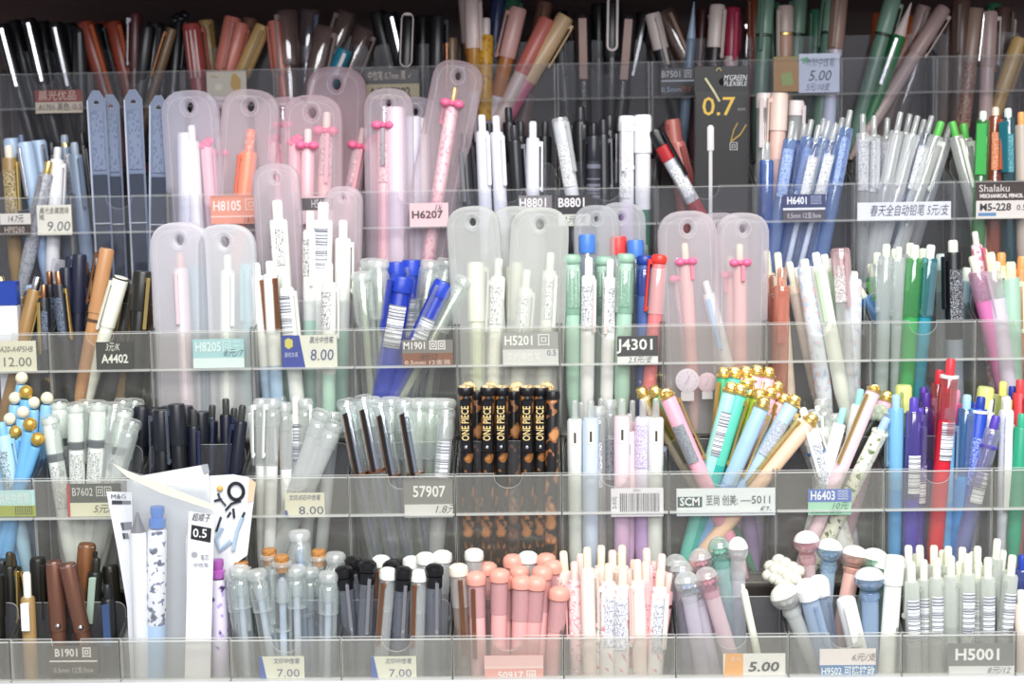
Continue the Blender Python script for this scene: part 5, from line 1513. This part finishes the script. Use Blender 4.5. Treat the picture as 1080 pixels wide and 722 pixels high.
def film_sheet(name, pts, Y, material, parent, bulge=0):
    """a thin sheet given by points in the image on the plane y=Y, stored in the parent's space"""
    P = [at(a, b, Y)-parent.location for a, b in pts]
    n = len(P); v = [tuple(p) for p in P]+[(p.x, p.y+.0003, p.z) for p in P]
    f = [tuple(range(n)), tuple(range(2*n-1, n-1, -1))]+[(i, i+n, (i+1) % n+n, (i+1) % n) for i in range(n)]
    f = [tuple(reversed(q)) for q in f] if False else f
    return part(name, lambda: MB().add(v, f), material, parent)
def build_packets():
    k = 4; zf = TZ[4]-FLOOR_DROP+.0024
    base_px = 800
    def mk(x, yo, lab):
        B = at(x, 700, TY[4]+yo); B.z = zf
        return thing('film_packet', 'pen packet', B, None, lab, 'film pen packets in the bottom-tier tray')
    def low(x, Y):  # image y where the tray floor is met at that depth
        p = at(x, 700, Y); lo, hi = 600, 900
        for _ in range(40):
            m = (lo+hi)/2
            if at(x, m, Y).z > zf: lo = m
            else: hi = m
        return lo
    # front frosted packet with the blue pen
    a = mk(180, .0042, 'frosted film packet holding the blue-topped pen, slanted torn top'); Y = TY[4]+.0042
    film_sheet('front_film', [(126, 494), (150, 500), (226, 536), (222, 600), (214, low(214, Y)), (138, low(138, Y)), (136, 620)], Y, frosted('#f2f4f8', .10), a)
    Y2 = TY[4]+.0262
    film_sheet('back_film', [(134, 506), (218, 515), (224, 540), (214, low(214, Y2)), (138, low(138, Y2)), (134, 620)], Y2, frosted('#e6eaf0', .5), a)
    film_sheet('top_fold', [(118, 488), (134, 496), (226, 532), (224, 538), (170, 520), (134, 503)], Y-.0006, plastic('#dfdfd4', .4), a)
    film_sheet('printed_strip', [(199, 539), (226, 543), (220, low(216, Y)), (193, low(193, Y))], Y-.0004, plastic('#f0f0f4', .4), a)
    def txt(s, px, py, hpx, col, w, **kw):
        p = at(px, py, Y-.0010)-a.location; m = Y/F
        text_mesh(s, hpx*m*1.35, col, a, p, width=w*m, **kw)
    film_sheet('black_label', [(202, 553), (223, 557), (222, 572), (201, 568)], Y-.0007, plastic('#26272b', .5), a)
    txt('0.5', 211, 562.5, 10, '#f0f0f2', 15, bold=.0001, rot=(0, .08, 0))
    txt('超顺子', 212, 546, 7, '#3c3d44', 20, shear=.2, rot=(0, .08, 0))
    txt('笔芯', 216, 588, 5, '#8a8c96', 9); txt('中性笔', 212, 596, 4, '#9a9ca6', 16)
    txt('◉', 205, 585, 6, '#a4a6b0', 7)
    # left packet with printed head card
    b = mk(130, .012, 'narrow white film packet with dark printed header, leftmost'); Y = TY[4]+.012
    film_sheet('printed_film', [(112, 518), (139, 519), (142, 620), (148, low(150, Y)), (141, low(141, Y)), (134, 640), (124, 580)], Y, plastic('#e4e6ee', .4), b)
    def txb(s, px, py, hpx, col, w):
        p = at(px, py, Y-.0009)-b.location; m = Y/F; text_mesh(s, hpx*m*1.35, col, b, p, width=w*m)
    txb('M&G', 125, 523.5, 5, '#4a4c56', 16)
    film_sheet('dark_band', [(118, 527.5), (138, 528), (138, 531.5), (118, 531.5)], Y-.0006, plastic('#3c3e46', .5), b)
    film_sheet('grey_block', [(127, 551), (139, 550), (139, 558), (129, 559)], Y-.0006, plastic('#5a5c68', .5), b)
    film_sheet('small_dark_block', [(129, 562), (135, 562), (136, 568), (130, 568)], Y-.0006, plastic('#44464e', .5), b)
    # right packet with black ink drawing
    c = mk(245, .0320, 'white film packet with black ring print, rightmost'); Y = TY[4]+.0320
    film_sheet('printed_film', [(214, 502), (246, 500), (262, 503), (270, 509), (266, 540), (261, 585), (246, 596), (237, low(236, Y)), (220, low(220, Y)), (222, 600)], Y, plastic('#e9ecf1', .4), c)
    film_sheet('orange_edge', [(263, 504), (270, 509), (267, 528), (261, 530)], Y-.0006, plastic('#e6c8a8', .5), c)
    m = Y/F
    def C_(px, py): return at(px, py, Y-.0008)-c.location
    def ring():
        q = C_(249, 518)
        return MB().tube([(q.x+8*m*math.cos(t), q.y, q.z+9*m*math.sin(t)) for t in [2*PI*i/20 for i in range(20)]], .0013, 6, True)
    part('black_ring_print', ring, '#1e2026', c)
    def ink():
        mb = MB()
        for pts in ([(238, 538), (244, 531), (254, 528)], [(226, 528), (234, 526)], [(238, 533), (232, 526), (230, 520)], [(246, 536), (247, 546)], [(258, 540), (252, 552)], [(233, 545), (228, 560)], [(243, 540), (240, 545)]):
            mb.tube([tuple(C_(*q)) for q in pts], .0009, 5)
        return mb
    part('ink_strokes', ink, '#30343e', c)
    part('yellow_dot_print', lambda: MB().sphere(tuple(C_(232, 515)), .0024, 1, 10, 6), '#d6b060', c)
    part('pale_blue_print', lambda: MB().tube([tuple(C_(*q)) for q in ((234, 556), (228, 568), (232, 580), (244, 570))], .0018, 5).tube([tuple(C_(*q)) for q in ((256, 545), (250, 560), (246, 580))], .0016, 5), '#b4cade', c)
    # slab packet lying behind
    d = mk(190, .0290, 'plain white packet behind the slanted film top'); Y = TY[4]+.0290
    film_sheet('white_film', [(140, 503), (214, 490), (220, 496), (222, 540), (216, low(216, Y)), (150, low(150, Y))], Y, plastic('#e6e8e4', .4), d)
    film_sheet('crimped_edge', [(212, 490), (219, 489), (221, 498), (215, 500)], Y-.0005, plastic('#a4a8b0', .4), d)

def build_pouch_charms():
    for x, y, r_, lab, col in ((725, 401, 11, 'white round clock-face charm below the pink pouches', frosted('#f2eaf0', .6)), (746, 403, 9, 'pinkish round charm below the pink pouches', frosted('#f0d8de', .6))):
        Y = TY[2]-.0045; P = at(x, y, Y); m = Y/F
        root = thing('round_charm', 'charm', (P.x, P.y, P.z), None, lab, None)
        rr = r_*m*1.15
        part('disc', lambda: MB().add([], []).lathe([(rr, -.0008), (rr, .0008), (rr*.9, .001)], 20), col, root, rot=(PI/2, 0, 0))
        def dots():
            q = MB()
            for i in range(12): q.sphere((rr*.74*math.cos(PI*i/6), -.0011, rr*.74*math.sin(PI*i/6)), .0005, 1, 6, 4)
            return q.tube([(-rr*.25, -.0012, -rr*.3), (0, -.0012, 0), (rr*.15, -.0012, rr*.45)], .0004, 5)
        part('dial_marks', dots, '#b9a4b8', root)
        part('lower_tab', lambda: MB().slab(-rr*.55, rr*.55, -.0006, .0006, -rr*1.75, -rr*.93, .0003), frosted('#efe9ea', .6), root)

def build_cards():
    # small blue box and clear wallet leaning in the middle-tier left tray
    Y = TY[2]+.012
    P = at(8, 316, Y); zf = TZ[2]-FLOOR_DROP+.0024; m = Y/F
    h = P.z-zf+20*m
    root = thing('blue_carton', 'box', (P.x, Y, zf), None, 'small blue and white carton at the left of the middle tier', None)
    part('carton_body', lambda: MB().slab(-11*m, 11*m, -.003, .006, 0, h-26*m, .0005), '#dfe2ea', root)
    part('blue_lid', lambda: MB().slab(-11.2*m, 11.2*m, -.0032, .0062, h-26*m, h, .0006), '#2744a0', root)
    Y = TY[2]+.034; P = at(36, 275, Y); m = Y/F
    root = thing('clear_wallet', 'pen packet', (P.x, Y, zf), (0, .18, 0), 'clear empty plastic wallet leaning behind the blue carton', None)
    hh = (P.z-zf)/math.cos(.18)
    part('film', lambda: MB().slab(-14*m, 14*m, -.0012, .0012, 0, hh, .0004), frosted('#c8c8d4', .4), root)
    part('bottom_band', lambda: MB().slab(-14.2*m, 14.2*m, -.0015, .0015, hh-44*m, hh-24*m, .0004), frosted('#dcdce4', .6), root)

# ------------------------------------------------------------------ setting
def build_setting():
    def struct(name, mb, m_):
        me = mb.mesh(name); me.materials.append(mat(m_)); o = link(name, me); o['kind'] = 'structure'; return o
    wood = newmat('dark_wood'); m_, nt, out = wood; p = prin(nt, '#2a1718', .5)
    tc = nt.nodes.new('ShaderNodeTexCoord'); mp = nt.nodes.new('ShaderNodeMapping'); mp.inputs['Scale'].default_value = (1.5, 6, 14)
    n = nt.nodes.new('ShaderNodeTexNoise'); n.inputs['Scale'].default_value = 6; n.inputs['Detail'].default_value = 6
    r = nt.nodes.new('ShaderNodeValToRGB'); r.color_ramp.elements[0].color = lin('#2c1a1a'); r.color_ramp.elements[1].color = lin('#573632')
    nt.links.new(tc.outputs['Object'], mp.inputs[0]); nt.links.new(mp.outputs[0], n.inputs[0]); nt.links.new(n.outputs[0], r.inputs[0]); nt.links.new(r.outputs[0], p.inputs[0]); nt.links.new(p.outputs[0], out.inputs[0])
    WX0, WX1 = -.62, .60
    struct('wall_back', MB().slab(WX0, WX1, 1.42, 1.44, .6, 2.0, .001), m_)
    struct('shade_shelf', MB().slab(WX0, WX1, 1.15, 1.42, 1.625, 1.645, .001), m_)  # unseen shelf board over the stand, sized to shade the top tier
    st_ = thing('display_stand', 'display stand', (0, 1.06, .9), None, 'stepped dark display stand under all the clear trays', None)
    for k in range(5):
        y0 = TY[k]-.003; y1 = 1.42; zt = TZ[k]-FLOOR_DROP-.0002
        zb = (TZ[k+1]-FLOOR_DROP-.0002) if k < 4 else zt-.05
        part('step', lambda: MB().slab(X(-1)-.005, X(10)+.005, y0-1.06, y1-1.06, zb-.9, zt-.9, .0006), '#38332f', st_)
    # white shelf lip below the front row
    zt = at(540, 716.5, TY[4]-.008).z
    struct('trim_1', MB().slab(WX0, WX1, TY[4]-.012, TY[4]-.0055, zt-.06, zt, .001), '#e6e6ee')

def build_lights():
    w = bpy.data.worlds.new('world'); sc.world = w; w.use_nodes = True
    bg = w.node_tree.nodes['Background']; bg.inputs[0].default_value = (.93, .93, 1, 1); bg.inputs[1].default_value = .42
    def area(name, loc, target, sx, sy, power, col):
        l = bpy.data.lights.new(name, 'AREA'); l.shape = 'RECTANGLE'; l.size = sx; l.size_y = sy; l.energy = power; l.color = col
        o = bpy.data.objects.new(name, l); C.objects.link(o); o.location = loc
        o.rotation_euler = (Vector(target)-Vector(loc)).to_track_quat('-Z', 'Y').to_euler(); return o
    area('ceiling_light', (.25, -.1, 2.75), (.05, 1.1, 1.15), 1.6, .6, 44, (1, .99, .93))
    area('front_fill', (.2, -.8, 2.1), (.05, 1.1, 1.15), 1.8, .5, 24, (.97, .98, 1))  # fill added in front to brighten the pens' front sides

build_setting(); build_trays(); build_tags(); build_pouches(); build_sleeves(); build_gold_packet(); build_packets(); build_pouch_charms(); build_cards()
parse_pens(); build_lights()
sc.view_settings.view_transform = 'Standard'; sc.view_settings.look = 'None'; sc.view_settings.exposure = 0
try:
    sc.cycles.transparent_max_bounces = 28; sc.cycles.max_bounces = 8; sc.cycles.diffuse_bounces = 3; sc.cycles.glossy_bounces = 2; sc.cycles.transmission_bounces = 4
    sc.cycles.use_denoising = True
except Exception: pass
